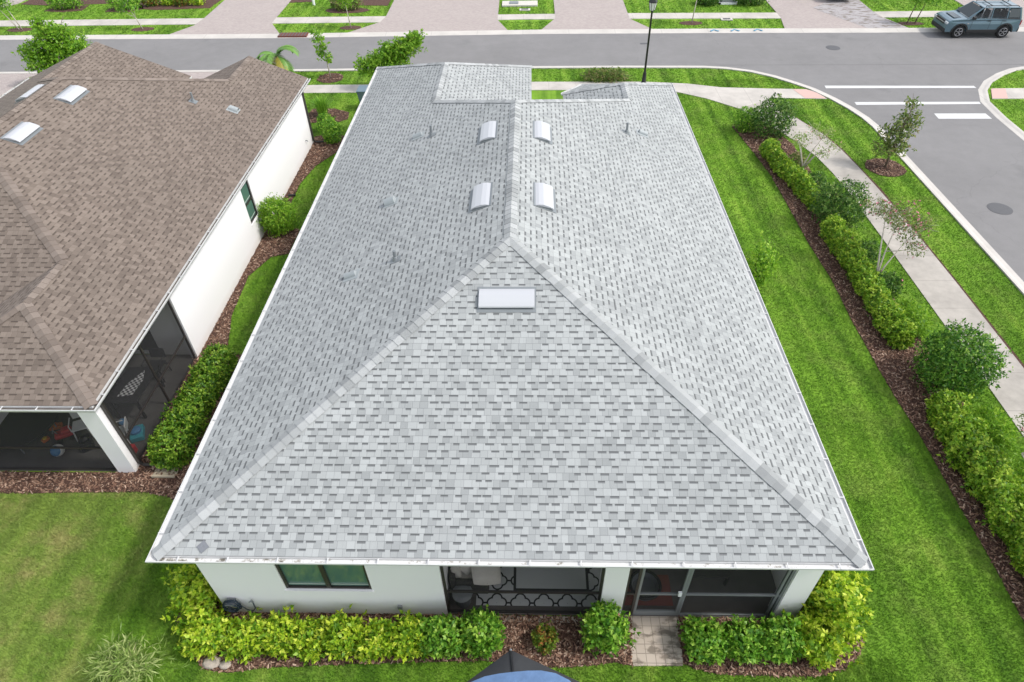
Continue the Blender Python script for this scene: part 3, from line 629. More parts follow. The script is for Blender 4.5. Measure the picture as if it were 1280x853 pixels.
# ---- grey roofed house
H = thing('house', 'white house under the large light grey shingle hip roof', 'house', (0, 0, 0))
a_, y0, LF, wb, LW, vb_, LR = 6.55, -.31, 20.58, 3.54, 24.44, 2.34, 22.2
bx_, cx_ = -a_ + 2 * wb, a_ - 2 * vb_
A, F = (0, y0 + a_), (0, LF - a_); Gp = (-a_ + wb, LF - wb); Ep = (-a_ + wb, LW - wb); Gq = (a_ - vb_, LF - vb_); Eq = (a_ - vb_, LR - vb_)
pL, pR, pB, pF = ('x', -a_, 1), ('x', a_, -1), ('y', y0, 1), ('y', LF, -1)
pWr, pWf, pVl, pVf = ('x', bx_, -1), ('y', LW, -1), ('x', cx_, 1), ('y', LR, -1)
C1, C2 = (cx_, 21.25), (2.75, LR); zE = HE + PITCH * vb_
pVx = ('p', {Eq: zE, (a_, LR): HE, C2: HE}, LR); pVc = ('p', {Eq: zE, C1: HE, C2: HE}, LR)
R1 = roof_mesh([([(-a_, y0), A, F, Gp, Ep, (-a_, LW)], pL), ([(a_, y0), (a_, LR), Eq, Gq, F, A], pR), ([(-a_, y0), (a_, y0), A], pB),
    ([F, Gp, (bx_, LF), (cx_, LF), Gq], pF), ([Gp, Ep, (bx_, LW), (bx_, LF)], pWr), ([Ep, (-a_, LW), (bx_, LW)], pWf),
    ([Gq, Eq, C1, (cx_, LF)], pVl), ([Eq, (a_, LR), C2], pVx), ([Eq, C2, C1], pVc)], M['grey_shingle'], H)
caps([((-a_, y0), A, pL, pB), ((a_, y0), A, pR, pB), (A, F, pL, pR), (Gp, F, pL, pF), (Gq, F, pR, pF), (Gp, Ep, pL, pWr), (Gq, Eq, pR, pVl),
      ((-a_, LW), Ep, pL, pWf), ((bx_, LW), Ep, pWr, pWf), ((a_, LR), Eq, pR, pVf), (C1, Eq, pVl, ('y', LR - .4, -1))], M['grey_cap'], R1)
OUT = [(-a_, y0), (a_, y0), (a_, LR), C2, C1, (cx_, LF), (bx_, LF), (bx_, LW), (-a_, LW)]
eaves(H, OUT, [[(bx_, LW), (-a_, LW), (-a_, y0), (a_, y0), (a_, LR), C2, C1]])
for pl, x in ((pL, -.80), (pR, .82)):
    for y in (12.45, 8.62): roof_vent(R1, pl, x, y)
roof_vent(R1, pB, -.05, 4.75, 1.22, .50)
hood_vent(R1, pL, -3.61, 10.3); pipe_vent(R1, pL, -2.94, 7.05, .28); hood_vent(R1, pL, -4.16, 7.05, .09)
hood_vent(R1, pL, -3.31, 14.4, .09); pipe_vent(R1, pL, -2.79, 14.0); pipe_vent(R1, pR, 3.78, 15.0); hood_vent(R1, pR, 4.41, 15.45, .09)
m = MB(); Bm = basis(pB, -5.66, -.16); m.box(-.085, .085, -.085, .085, .008, .016, Bm @ Matrix.Rotation(PI / 4, 4, 'Z'))
tag(m.build('shingle_scrap', plain('dark_shingle_scrap', (.19, .20, .22), .9, 0, .2, 40)), 'dark grey diamond shingle scrap lying on the roof corner above the gutter', 'shingle scrap')
XW = 6.18; TOP = HE - .165
m = MB()
wall(m, (-XW, 0), (-1.33, 0), 0, TOP, .2, [(1.56, 3.37, 1.09, 2.28)])
m.box(1.96, 2.43, 0, .45, 0, TOP); m.box(5.69, XW, 0, .3, 0, TOP); m.box(-1.33, 1.96, .02, .2, 2.52, TOP - .001); m.box(2.43, 5.69, .02, .2, 2.52, TOP - .001)
m.box(XW - .2, XW, .3, 22 - .2, 0, TOP - .002); m.box(-XW, -XW + .2, .2, 24.0, 0, TOP - .002); m.box(-XW + .2, .2, 23.8, 24, 0, TOP - .002); m.box(.0, .2, 20.4, 23.8, 0, TOP - .003); m.box(.2, 2.2, 20.2, 20.4, 0, TOP - .003); m.box(2.2, XW - .2, 21.6, 21.8, 0, TOP - .003); m.box(2.0, 2.2, 20.4, 21.8, 0, TOP - .003)
m.box(-1.53, -1.33, .2, 3.2, 0, TOP - .004); m.box(-1.33, -.6, 3.2, 3.4, 0, TOP - .004); m.box(3.4, XW - .2, 3.2, 3.4, 0, TOP - .004); m.box(-.6, 3.4, 3.2, 3.4, 2.3, TOP - .004)
m.build('wall', M['stucco'], H)
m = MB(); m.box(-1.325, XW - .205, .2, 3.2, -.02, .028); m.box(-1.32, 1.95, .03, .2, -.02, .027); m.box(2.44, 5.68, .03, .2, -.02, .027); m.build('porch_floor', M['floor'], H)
d = MB(); d.box(-.6, 3.4, 3.24, 3.30, .03, .12); d.box(-.6, 3.4, 3.24, 3.30, 2.2, 2.3)
for x in (-.6, .7, 2.03, 3.33): d.box(x, x + .07, 3.24, 3.30, .12, 2.2)
d = d.build('sliding_door', M['bronze'], H)
for x in (-.53, .77, 2.1): m = MB(); m.box(x, x + 1.23, 3.262, 3.272, .12, 2.2); m.build('pane', M['darkglass'], d)
window(H, -4.62, -2.81, 1.09, 2.28, 0.0)
def frame_bay(parent, x0, x1, mat, posts=(), rail=.93, y=.05, top=2.52, scr='screen'):
    m = MB(); m.box(x0, x1, y, y + .05, .028, .075); m.box(x0, x1, y, y + .05, top - .05, top)
    for x in (x0, *posts, x1 - .05): m.box(x, x + .05, y, y + .05, .075, top - .05)
    xs = [x0 + .05] + [p for q in posts for p in (q, q + .05)] + [x1 - .05]
    for q in range(0, len(xs), 2): m.box(xs[q], xs[q + 1], y + .002, y + .048, rail, rail + .05)
    f = m.build('screen_frame', mat, parent)
    m = MB(); m.add([(x0 + .02, y + .025, .05), (x1 - .02, y + .025, .05), (x1 - .02, y + .025, top - .02), (x0 + .02, y + .025, top - .02)], [(0, 1, 2, 3)]); m.build('mesh_panel', M[scr], f)
    return f
frame_bay(H, -1.325, 1.955, M['bronze'])
frame_bay(H, 3.66, 5.685, M['greyframe'], (5.55,), .93)
frame_bay(H, 2.435, 2.70, M['bronze'], (), .93)
d = frame_bay(H, 2.705, 3.655, M['greyframe'], (), .93); d.name = 'screen_door'
m = MB(); m.box(2.76, 3.6, .045, .105, .076, .19); m.build('kick_plate', M['greyframe'], d); m = MB(); m.box(3.53, 3.6, .0, .05, .98, 1.12); m.build('handle', M['white'], d)
m = MB(); m.box(-2.37, -2.27, -.05, 0, .34, .47); m.build('outlet_cover', M['greyframe'], H, bevel=.01)
# hose coiled on the wall
t = thing('garden_hose', 'dark blue garden hose coiled on the white rear wall', 'hose', (-5.9, 0, 0))
m = MB()
for i in range(7):
    rr = random.uniform(.12, .19); oy = -.05 - .018 * i; pts = [(random.uniform(-.012, .012) + rr * math.cos(q * PI / 10), oy + random.uniform(-.015, .015), .56 - .03 * (i % 2) + rr * 1.1 * math.sin(q * PI / 10)) for q in range(21)]
    m.tube(pts, .012, 6)
m.tube([(.15, -.06, .5), (.25, -.07, .30), (.36, -.07, .24), (.44, -.06, .36), (.45, -.05, .62)], .012, 6); m.build('coil', M['hose'], t, True)
m = MB(); m.box(-.09, .09, -.17, 0, .66, .70); m.box(-.03, .03, -.03, 0, .52, .66); m.build('hanger', M['greyframe'], t)
m = MB(); m.tube([(.45, -.05, .60), (.45, -.06, .70), (.43, -.12, .74)], [.018, .022, .016], 8); m.build('nozzle', M['galv'], t)
# porch furniture
m = MB(); m.box(-.72, 2.3, .22, 2.4, .029, .038); tag(m.build('outdoor_rug', M['rug']), 'grey rug with black quatrefoil border inside the rear screened porch', 'rug')
t = thing('sofa', 'beige cushioned wicker sofa end inside the rear screened porch', 'sofa', (-.86, 1.45, .03))
m = MB(); m.box(-.42, .42, -1.0, 1.0, .05, .3); m.box(-.42, -.3, -1.0, 1.0, .3, .72); m.box(-.3, .42, -1.0, -.88, .3, .55); m.build('base', M['wicker'], t, bevel=.03)
for y in (-.87, .02): m = MB(); m.box(-.28, .44, y, y + .86, .3, .46); m.build('seat_cushion', M['beige'], t, bevel=.05)
for y in (-.86, .03): m = MB(); m.box(-.28, -.08, y, y + .84, .47, .90, Matrix.Rotation(-.15, 4, 'Y')); m.build('back_cushion', M['beige'], t, bevel=.06)
def pillow(x, y, z, rx, ry, rz, s, lab):
    me = MB(); n = 8; vs = []
    for sg in (1, -1):
        for i in range(n + 1):
            for j in range(n + 1):
                u, v = i / n * 2 - 1, j / n * 2 - 1; th_ = .34 * s * (1 - u ** 4) ** .5 * (1 - v ** 4) ** .5; pin = 1 - .08 * (u * u * v * v)
                vs.append((u * s * pin, v * s * pin, sg * th_))
    fs = []
    for k in range(2):
        o = k * (n + 1) ** 2
        for i in range(n):
            for j in range(n):
                q = (o + i * (n + 1) + j, o + (i + 1) * (n + 1) + j, o + (i + 1) * (n + 1) + j + 1, o + i * (n + 1) + j + 1); fs.append(q if k == 0 else q[::-1])
    me.add(vs, fs); o = me.build('pillow', M['beige'], None, True); o.location = (x, y, z); o.rotation_euler = (rx, ry, rz); return tag(o, lab, 'pillow')
pillow(-.50, .78, .62, .35, .45, .3, .36, 'beige pillow lying on the near seat of the porch sofa')
pillow(-.90, .95, .82, .9, -.2, .9, .32, 'pale pillow leaning in the corner of the porch sofa')
t = thing('storage_bin', 'dark grey lidded bin just inside the porch screen', 'bin', (-1.0, .30, .03))
m = MB(); m.lathe([(.16, 0), (.20, .36), (.21, .38)], n=18); m.build('body', M['bin'], t); m = MB(); m.lathe([(.225, .38), (.225, .41), (.15, .44), (.001, .45)], n=18); m.build('lid', M['greyframe'], t)
m = MB(); m.box(2.5, 3.62, .26, .98, .029, .042); tag(m.build('doormat', M['redmat'], None, bevel=.004), 'reddish brown mat on the porch floor behind the screen door', 'doormat')
t = thing('ring_planter', 'round black rimmed tub standing behind the screen door', 'tub', (3.02, .62, .045))
m = MB(); m.lathe([(.27, 0), (.32, .22), (.31, .22), (.26, .06), (.001, .05)], n=28); m.build('tub', M['bin'], t)
m = MB(); m.tube([(.33 * math.cos(2 * PI * i / 28), .33 * math.sin(2 * PI * i / 28), .23) for i in range(29)], .035, 8); m.build('rim', M['black'], t)
t = thing('low_table', 'dark low table inside the right screened bay', 'table', (4.45, 1.0, .03))
m = MB(); m.box(-.45, .45, -.28, .28, .38, .42); m.build('tabletop', M['wicker'], t, bevel=.01)
for sx in (-.4, .4):
    for sy in (-.23, .23): m = MB(); m.box(sx - .025, sx + .025, sy - .025, sy + .025, 0, .38); m.build('leg', M['black'], t)

# ---- brown roofed house
N = thing('house', 'white house under the brown shingle roof next door', 'house', (0, 0, 0))
xr, xl, yc, yrm, yfm, ygr, ygl = -9.60, -22.58, 3.39, 5.21, 22.89, 23.25, 23.6
An, Fn = (-16.09, yrm + 6.49), (-16.09, yfm - 6.49); Gn = (-12.1, yrm + 2.5); Wn = (-12.1, yc + 2.5); Gr = (-12.0, yfm - 2.4); Er = (-12.0, ygr); Gl = (xl + 3.75, yfm - 3.75); El = (xl + 3.75, ygl)
qR, qL, qB, qF = ('x', xr, -1), ('x', xl, 1), ('y', yrm, 1), ('y', yfm, -1)
qWb, qWl, qGr, qGl = ('y', yc, 1), ('x', -14.6, 1), ('x', -14.4, 1), ('x', xl + 7.5, -1)
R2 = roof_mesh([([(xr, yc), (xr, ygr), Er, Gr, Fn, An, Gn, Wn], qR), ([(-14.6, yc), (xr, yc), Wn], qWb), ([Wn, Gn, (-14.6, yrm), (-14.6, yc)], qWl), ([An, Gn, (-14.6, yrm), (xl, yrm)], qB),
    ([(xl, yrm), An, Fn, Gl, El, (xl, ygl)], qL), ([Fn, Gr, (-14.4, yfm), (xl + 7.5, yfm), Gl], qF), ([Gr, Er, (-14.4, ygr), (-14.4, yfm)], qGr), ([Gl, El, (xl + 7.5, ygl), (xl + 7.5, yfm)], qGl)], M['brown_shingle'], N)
caps([((xr, yc), Wn, qR, qWb), ((-14.6, yc), Wn, qWl, qWb), (Wn, Gn, qR, qWl), (Gn, An, qR, qB), ((xl, yrm), An, qL, qB), (An, Fn, qR, qL), (Gr, Fn, qR, qF), (Gl, Fn, qL, qF), (Gr, Er, qR, qGr), (Gl, El, qL, qGl)], M['brown_cap'], R2)
NOUT = [(xl, yrm), (-14.6, yrm), (-14.6, yc), (xr, yc), (xr, ygr), (-14.4, ygr), (-14.4, yfm), (xl + 7.5, yfm), (xl + 7.5, ygl), (xl, ygl)]
eaves(N, NOUT, [[(xl, ygl), (xl, yrm), (-14.6, yrm), (-14.6, yc), (xr, yc), (xr, ygr)]], .75, 'leaf_litter')
for y in (15.6, 12.6): roof_vent(R2, qR, -15.36, y)
roof_vent(R2, qL, -17.0, 15.9); hood_vent(R2, qR, -11.13, 18.3, .12); pipe_vent(R2, qR, -12.39, 17.9)
m = MB(); XN = -9.91
m.box(-10.37, XN, 3.7, 3.95, 0, TOP); wall(m, (XN, 8.07), (XN, 22.95), 0, TOP, .2, [(6.2, 7.0, .93, 2.38)])
m.box(XN - .2, XN - .02, 3.95, 8.07, 2.5, TOP - .002); m.box(-14.2, -10.37, 3.72, 3.9, 2.5, TOP - .003)
m.box(-14.4, -14.2, 3.7, 8.0, 0, TOP - .004); m.box(-22.2, -14.4, 5.6, 5.8, 0, TOP - .004); m.box(-22.2, -22.0, 5.8, 23.1, 0, TOP - .004)
m.box(-11.1, XN - .2, 8.2, 8.4, 0, TOP - .004); m.box(-14.2, -11.1, 8.2, 8.4, 2.35, TOP - .004); m.box(-14.0, XN - .2, 22.75, 22.95, 0, TOP - .004); m.box(-22.0, -15.5, 22.9, 23.1, 0, TOP - .004); m.box(-15.5, -14.0, 22.4, 22.6, 0, TOP - .004)
for x0_, x1_, yy, pl1, pl2 in ((-14.2, -9.8, 22.95, qGr, qR), (xl + .2, xl + 7.3, 23.1, qL, qGl)):      # gable triangles
    xm = (x0_ + x1_) / 2; zt = HE + PITCH * ((x1_ - x0_) / 2) - .02
    m.add([(x0_, yy - .18, TOP), (x1_, yy - .18, TOP), (xm, yy - .18, zt), (x0_, yy, TOP), (x1_, yy, TOP), (xm, yy, zt)], [(0, 1, 2), (3, 5, 4), (0, 3, 4, 1), (1, 4, 5, 2), (2, 5, 3, 0)])
m.build('wall', M['stucco'], N)
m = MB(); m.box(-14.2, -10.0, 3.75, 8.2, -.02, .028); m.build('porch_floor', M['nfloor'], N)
d = MB(); d.box(-14.2, -11.1, 8.24, 8.30, .03, .16); d = d.build('sliding_door', M['white'], N)
for x in (-14.15, -12.62): m = MB(); m.box(x, x + 1.5, 8.262, 8.275, .16, 2.35); m.build('pane', M['darkglass'], d)
window(N, 14.27, 15.07, .93, 2.38, XN, 'x', 1, True, 1)
m = MB(); y = 3.76; m.box(-14.2, -10.37, y, y + .05, .028, .07); m.box(-14.2, -10.37, y + .002, y + .048, .93, .975); m.box(-14.2, -14.15, y, y + .05, .07, 2.5); m.box(-10.42, -10.37, y, y + .05, .07, .93)
f = m.build('screen_frame', M['bronze'], N); m = MB(); m.add([(-14.18, y + .025, .05), (-10.38, y + .025, .05), (-10.38, y + .025, 2.49), (-14.18, y + .025, 2.49)], [(0, 1, 2, 3)]); m.build('mesh_panel', M['screen_dense'], f)
m = MB(); x = XN - .1; m.box(x, x + .05, 3.95, 8.07, .028, .07); m.box(x + .002, x + .048, 3.95, 8.07, .93, .975)
for y in (3.95, 6.1, 8.01): m.box(x, x + .05, y, y + .055, .07, 2.5)
f = m.build('screen_frame', M['bronze'], N); m = MB(); m.add([(x + .025, 3.97, .05), (x + .025, 8.05, .05), (x + .025, 8.05, 2.49), (x + .025, 3.97, 2.49)], [(0, 1, 2, 3)]); m.build('mesh_panel', M['screen_dense'], f)
def downspout(parent, x, y, ex, ey):
    m = MB(); m.box(x - .04, x + .04, y - .03, y + .03, .16, 2.72); m.tube([(x, y, .2), (x + ex * .08, y + ey * .08, .09), (x + ex * .6, y + ey * .6, .06)], .045, 8); m.tube([(x, y, 2.68), (x + .1, y, 2.80), (x + .3, y, 2.90)], .04, 8)
    m.build('downspout', M['bronze'], parent)
downspout(N, XN + .05, 3.92, 1, 0); downspout(N, XN + .05, 22.85, 1, .25)
m = MB(); m.tube([(XN, 21.9, .62), (XN + .09, 21.9, .62), (XN + .1, 21.9, .57)], .022, 8); m.build('spigot', M['galv'], N)
t = thing('splash_block', 'tan splash block at the corner of the brown roofed house', 'splash block', (-9.12, 3.72, .02))
m = MB(); m.prism([(-.3, -.14), (.32, -.19), (.32, .19), (-.3, .14)], 0, .03); m.build('base', M['tan'], t); 
for y in (-.20, .15): m = MB(); m.box(-.28, .32, y, y + .05, .031, .09); m.build('rim', M['tan'], t)
m = MB(); m.tube([(-9.75, 17.9, .06), (-9.45, 17.93, .07)], [.055, .055], 10); tag(m.build('drain_pipe', M['black']), 'short black drain pipe end by the round bush', 'drain pipe')
# things kept in the neighbour's porch
t = thing('trampoline', 'large round black trampoline behind the neighbour porch screen', 'trampoline', (-13.75, 5.15, .03))
m = MB(); m.lathe([(.98, .30), (.98, .34), (.001, .335)], n=32); m.build('mat', M['blackmat'], t)
m = MB(); m.tube([(1.0 * math.cos(2 * PI * i / 32), 1.0 * math.sin(2 * PI * i / 32), .32) for i in range(33)], .03, 8); m.build('rim', M['black'], t)
for i in range(6): m = MB(); q = i * PI / 3; m.tube([(.96 * math.cos(q), .96 * math.sin(q), .3), (.98 * math.cos(q), .98 * math.sin(q), 0)], .02, 6); m.build('leg', M['galv'], t)
def chair(name, lab, x, y, rz, mat, s=1.0, group=None):
    t = thing(name, lab, 'chair', (x, y, .03), rz, group)
    m = MB(); m.box(-.24 * s, .24 * s, -.24 * s, .24 * s, .42 * s, .46 * s); m.build('seat', mat, t, bevel=.015)
    m = MB(); m.box(-.23 * s, .23 * s, .19 * s, .23 * s, .52 * s, .86 * s, Matrix.Translation((0, .05 * s, 0)) @ Matrix.Rotation(-.12, 4, 'X')); m.build('backrest', mat, t, bevel=.02)
    for sx in (-1, 1):
        for sy in (-1, 1):
            m = MB(); m.tube([(sx * .2 * s, sy * .2 * s, .43 * s), (sx * .24 * s, sy * .25 * s, 0)], [.025 * s, .018 * s], 6); m.build('leg', mat, t)
        m = MB(); m.tube([(sx * .24 * s, -.2 * s, .43 * s), (sx * .25 * s, -.18 * s, .64 * s), (sx * .25 * s, .22 * s, .66 * s)], .018 * s, 6); m.build('armrest', mat, t)
chair('patio_chair', 'white plastic chair beside the white corner column', -11.9, 5.0, .4, M['whiteplastic'], .85)
chair('patio_chair', 'white plastic chair behind the side screen near toys', -10.75, 4.75, -1.2, M['whiteplastic'], .85)
chair('dining_chair', 'black chair at the far end of the dark porch table', -10.75, 7.25, 0, M['blackmat'])
chair('dining_chair', 'black chair at the inner side of the dark porch table', -11.75, 6.2, 1.6, M['blackmat'])
t = thing('dining_table', 'dark table behind the neighbour side screen', 'table', (-10.85, 6.2, .03))
m = MB(); m.box(-.45, .45, -.7, .7, .70, .74); m.build('tabletop', M['blackmat'], t, bevel=.01)
for sx in (-.38, .38):
    for sy in (-.62, .62): m = MB(); m.box(sx - .03, sx + .03, sy - .03, sy + .03, 0, .70); m.build('leg', M['black'], t)
ck = NT('checked_cloth'); c_ = ck.node('ShaderNodeTexChecker'); c_.inputs['Scale'].default_value = 14; ck.link(ck.pos(), c_.inputs['Vector']); c_.inputs['Color1'].default_value = (.75, .75, .74, 1); c_.inputs['Color2'].default_value = (.06, .06, .07, 1); ck.col(c_.outputs[0])
m = MB(); m.prism([(-11.05, 5.7), (-10.65, 5.8), (-10.6, 6.35), (-10.72, 6.75), (-10.98, 6.2)], .772, .785); tag(m.build('table_runner', ck.m), 'black and white checked cloth lying on the dark table', 'cloth')
t = thing('ride_on_toy', 'red ride-on toy on the porch floor beside the white chair', 'toy car', (-12.35, 4.85, .03), .5)
m = MB(); m.box(-.24, .24, -.14, .14, .12, .26); m.box(-.05, .2, -.12, .12, .26, .36); m.build('body', M['red'], t, bevel=.05)
for sx in (-.17, .17):
    for sy in (-.15, .15): m = MB(); m.lathe([(.08, -.03), (.08, .03)], (sx, sy, .08), 14, Matrix.Rotation(PI / 2, 4, 'X')); m.build('wheel', M['black'], t)
m = MB(); m.tube([(-.15, 0, .25), (-.2, 0, .42)], .015, 6); m.tube([(-.2, -.12, .42), (-.2, .12, .42)], .015, 6); m.build('handlebar', M['galv'], t)
def ball(x, y, r, mats, lab):
    bm_ = MB(); n = 12
    prof = [(max(.001, r * math.sin(PI * i / n)), -r * math.cos(PI * i / n)) for i in range(n + 1)]
    Mx = Matrix.Rotation(.9, 4, 'X'); 
    for k in range(n):
        bm_.cur = k * len(mats) // n
        vs = []; 
        for (rr, zz) in prof[k:k + 2]:
            for j in range(16): t_ = 2 * PI * j / 16; vs.append(Mx @ Vector((rr * math.cos(t_), rr * math.sin(t_), zz)))
        bm_.add(vs, [(j, (j + 1) % 16, 16 + (j + 1) % 16, 16 + j) for j in range(16)])
    o = bm_.build('ball', mats, None, True); o.location = (x, y, .03 + r); return tag(o, lab, 'ball')
ball(-12.25, 4.28, .17, [M['red'], M['whiteplastic'], M['blue']], 'striped red white and blue ball on the porch floor')
ball(-11.0, 5.35, .10, [M['blue']], 'small blue ball behind the side screen')
def toy(name, x, y, w, d_, h, c, c2, lab, cat='toy', rz=0):
    t = thing(name, lab, cat, (x, y, .03), rz); m = MB(); m.box(-w / 2, w / 2, -d_ / 2, d_ / 2, 0, h * .6); m.build('body', M[c], t, bevel=.025)
    m = MB(); m.lathe([(min(w, d_) * .4, h * .6), (min(w, d_) * .42, h * .85), (min(w, d_) * .2, h)], n=14); m.build('top', M[c2], t)
toy('toy_truck', -12.85, 5.2, .34, .18, .2, 'orange', 'orange', 'orange toy on the porch floor left of the red ride-on', 'toy', .3)
toy('toy_truck', -12.9, 4.75, .2, .14, .14, 'orange', 'yellow', 'small orange and yellow toy near the striped ball', 'toy', 1)
toy('toy_car', -11.65, 4.6, .5, .3, .34, 'blackmat', 'black', 'black toy car on the porch floor beside the corner column', 'toy', -.9)
toy('toy_stove', -10.35, 4.3, .36, .3, .45, 'red', 'yellow', 'red toy with yellow top inside the side screen corner', 'toy')
toy('toy_slide', -10.4, 4.95, .34, .5, .28, 'teal', 'blue', 'teal toy on the porch floor beside the red toy', 'toy', .4)
toy('storage_tote', -11.9, 7.2, .6, .45, .4, 'bin', 'greyframe', 'grey tote near the sliding door of the porch', 'tote')

# ---- blue topped canopy at the lower edge
t = thing('canopy_tent', 'charcoal canopy corner with blue domed top in the back yard', 'canopy', (.35, -3.64, 0), rad(6.5))
m = MB(); hs = 1.9; n = 10
corner = [(hs * math.sin(i * PI / 3), hs * math.cos(i * PI / 3)) for i in range(6)]      # six sided, one corner towards the house
vs = [(0, 0, 3.05)]
rim_i, rim_o = [], []
for k in range(6):
    p, q = Vector(corner[k]), Vector(corner[(k + 1) % 6])
    for i in range(n): v = p.lerp(q, i / n); rim_o.append(v)
def tent_z(f, edge): return 3.02 - (3.02 - 2.52) * f - .05 * math.sin(PI * f) * edge
rings = [0.02, .25, .5, .75, 1.0]; N4 = 6 * n; vs = []
for f in rings:
    for i, v in enumerate(rim_o): vs.append((v.x * f, v.y * f, tent_z(f, abs((i % n) / n - .5) * -2 + 1)))
fs = [(a * N4 + i, a * N4 + (i + 1) % N4, (a + 1) * N4 + (i + 1) % N4, (a + 1) * N4 + i) for a in range(len(rings) - 1) for i in range(N4)]
for i, v in enumerate(rim_o): vs.append((v.x * 1.002, v.y * 1.002, 2.34))
a = len(rings) - 1; fs += [(a * N4 + i, a * N4 + (i + 1) % N4, (a + 1) * N4 + (i + 1) % N4, (a + 1) * N4 + i) for i in range(N4)]
m.add(vs, fs); m.build('cover', M['canopy'], t, True)
m = MB(); vs = []; rr = [.02, .3, .6, .85, 1.0]; nn = 40
for f in rr:
    for i in range(nn):
        q = 2 * PI * i / nn; R_ = 1.5 * (1 - .03 * math.cos(6 * q)) * f
        vs.append((R_ * math.sin(q), R_ * math.cos(q), 3.12 - .40 * f * f + .012 * math.cos(8 * q) * f))
m.add(vs, [tuple(range(nn))[::-1]] + [(a * nn + i, (a + 1) * nn + i, (a + 1) * nn + (i + 1) % nn, a * nn + (i + 1) % nn) for a in range(len(rr) - 1) for i in range(nn)]); m.build('top', M['canopy_blue'], t, True)
m = MB(); m.tube([(0, hs * f + .002, tent_z(f, 0) + .012) for f in (.6, .7, .8, .9, 1.0)], .018, 6); m.build('seam', M['black'], t)
m = MB(); m.lathe([(.022, 2.52), (.022, 2.55), (.01, 2.56)], (0, hs - .01, 0), 8); m.build('corner_cap', M['greyframe'], t)
for (x, y) in corner: m = MB(); m.box(x * .97 - .025, x * .97 + .025, y * .97 - .025, y * .97 + .025, 0, 2.45); m.build('pole', M['greyframe'], t)

# ------------------------------------------------------------------ plants
def lump(d, seed, f=2.6):
    r = np.random.default_rng(seed); o = np.zeros(len(d))
    for k in range(5):
        w = r.normal(0, 1, 3) * f * (1 + k * .55); o += np.sin(d @ w + r.uniform(0, 6)) / (1 + k * .5)
    return o / 2.4
def leaf_mesh(name, pts, nrm_, size, mat, parent, k=4, spread=.9, asp=.42, tints=None, droop=0):
    """rosettes of k folded leaves at pts"""
    n = len(pts); P = np.repeat(pts, k, 0); Nn = np.repeat(nrm_, k, 0); m_ = n * k
    rnd = RNG.normal(0, 1, (m_, 3)); d = Nn * (1 - spread * .5) + rnd * spread * .75; d[:, 2] -= droop; d /= np.linalg.norm(d, axis=1)[:, None] + 1e-9
    s = np.cross(d, Nn + RNG.normal(0, .35, (m_, 3))); s /= np.linalg.norm(s, axis=1)[:, None] + 1e-9
    u = np.cross(s, d); L_ = size * RNG.uniform(.45, 1.4, m_)[:, None]; w = L_ * asp
    base = P + d * L_ * .08; mid = P + d * L_ * .52; tip = P + d * L_ - u * L_ * .12
    q = np.stack([base, mid - s * w * .6 + u * w * .18, tip, mid + s * w * .6 + u * w * .18], 1).reshape(-1, 3)
    if tints is None: tints = RNG.uniform(0, 1, n)
    tt = np.clip(np.repeat(tints, k) + RNG.normal(0, .12, m_), 0, 1)
    return np_mesh(name, q, 4, mat, parent, tt)
def unit(n):
    d = RNG.normal(0, 1, (n, 3)); return d / np.linalg.norm(d, axis=1)[:, None]
def blob_pts(n, c, r, seed, e=2.0, lumpy=.16, f=2.6, shell=5, zmin=.03):
    d = unit(n)
    rr = (np.abs(d[:, 0]) ** e + np.abs(d[:, 1]) ** e + np.abs(d[:, 2]) ** e) ** (-1 / e)
    rr *= (1 + lumpy * lump(d, seed, f)) * (1 + .5 * lumpy * lump(d, seed + 500, f * 2.4)); t = RNG.uniform(0, 1, n) ** (1 / shell)
    stray = RNG.uniform(0, 1, n) < .07; t = np.where(stray, RNG.uniform(1.02, 1.22, n), t)
    p = d * (rr * t)[:, None] * np.array(r) + np.array(c); nn = d / np.array(r); nn /= np.linalg.norm(nn, axis=1)[:, None]
    k = p[:, 2] > zmin; return p[k], nn[k]
SEED = [100]
def twigs(parent, h, spread, n, mat, r=.012):
    m = MB()
    for i in range(n):
        q = RNG.uniform(0, 2 * PI); s = spread * RNG.uniform(.4, 1); m.tube([(0, 0, 0), (.35 * s * math.cos(q), .35 * s * math.sin(q), h * .4), (s * math.cos(q), s * math.sin(q), h * .85)], [r * 1.4, r, r * .4], 5)
    m.build('stem', mat, parent)
def shrub(lab, x, y, rx, ry, h, n, leaf, mat, name='shrub', cat='shrub', group=None, e=2.2, k=4, lumpy=.18, f=2.6, spread=.9, asp=.42, rz=0, flowers=None, shell=4, droop=0, mode=None):
    SEED[0] += 1; t = thing(name, lab, cat, (x, y, .02), rz, group)
    p, nn = blob_pts(n, (0, 0, h * .5), (rx, ry, h * .54), SEED[0], e, lumpy, f, shell)
    fo = leaf_mesh('foliage', p, nn, leaf, M[mat], t, k, spread, asp, droop=droop); twigs(t, h * .85, min(rx, ry) * .7, 7, M['bark'])
    if flowers:
        fm, cnt, fs = flowers; top = p[nn[:, 2] > .1]; tn_ = nn[nn[:, 2] > .1]
        idx = RNG.choice(len(top), cnt, replace=False)
        for i in idx: blossom(t, Vector(top[i]) + Vector(tn_[i]) * .05, Vector(tn_[i]), fs, M[fm])
    return t
def blossom(parent, c, n_, r, mat):
    """five petalled open flower"""
    q = n_.to_track_quat('Z', 'Y'); m = MB()
    for i in range(5):
        a = 2 * PI * i / 5; pts = [(0, 0, 0), (r * .55 * math.cos(a - .5), r * .55 * math.sin(a - .5), r * .18), (r * math.cos(a), r * math.sin(a), r * .3), (r * .55 * math.cos(a + .5), r * .55 * math.sin(a + .5), r * .2)]
        m.add([c + q @ Vector(p) for p in pts], [(0, 1, 2, 3)])
    m.tube([c, c + q @ Vector((0, 0, r * .6))], [.008, .004], 5); m.build('flower', mat, parent)
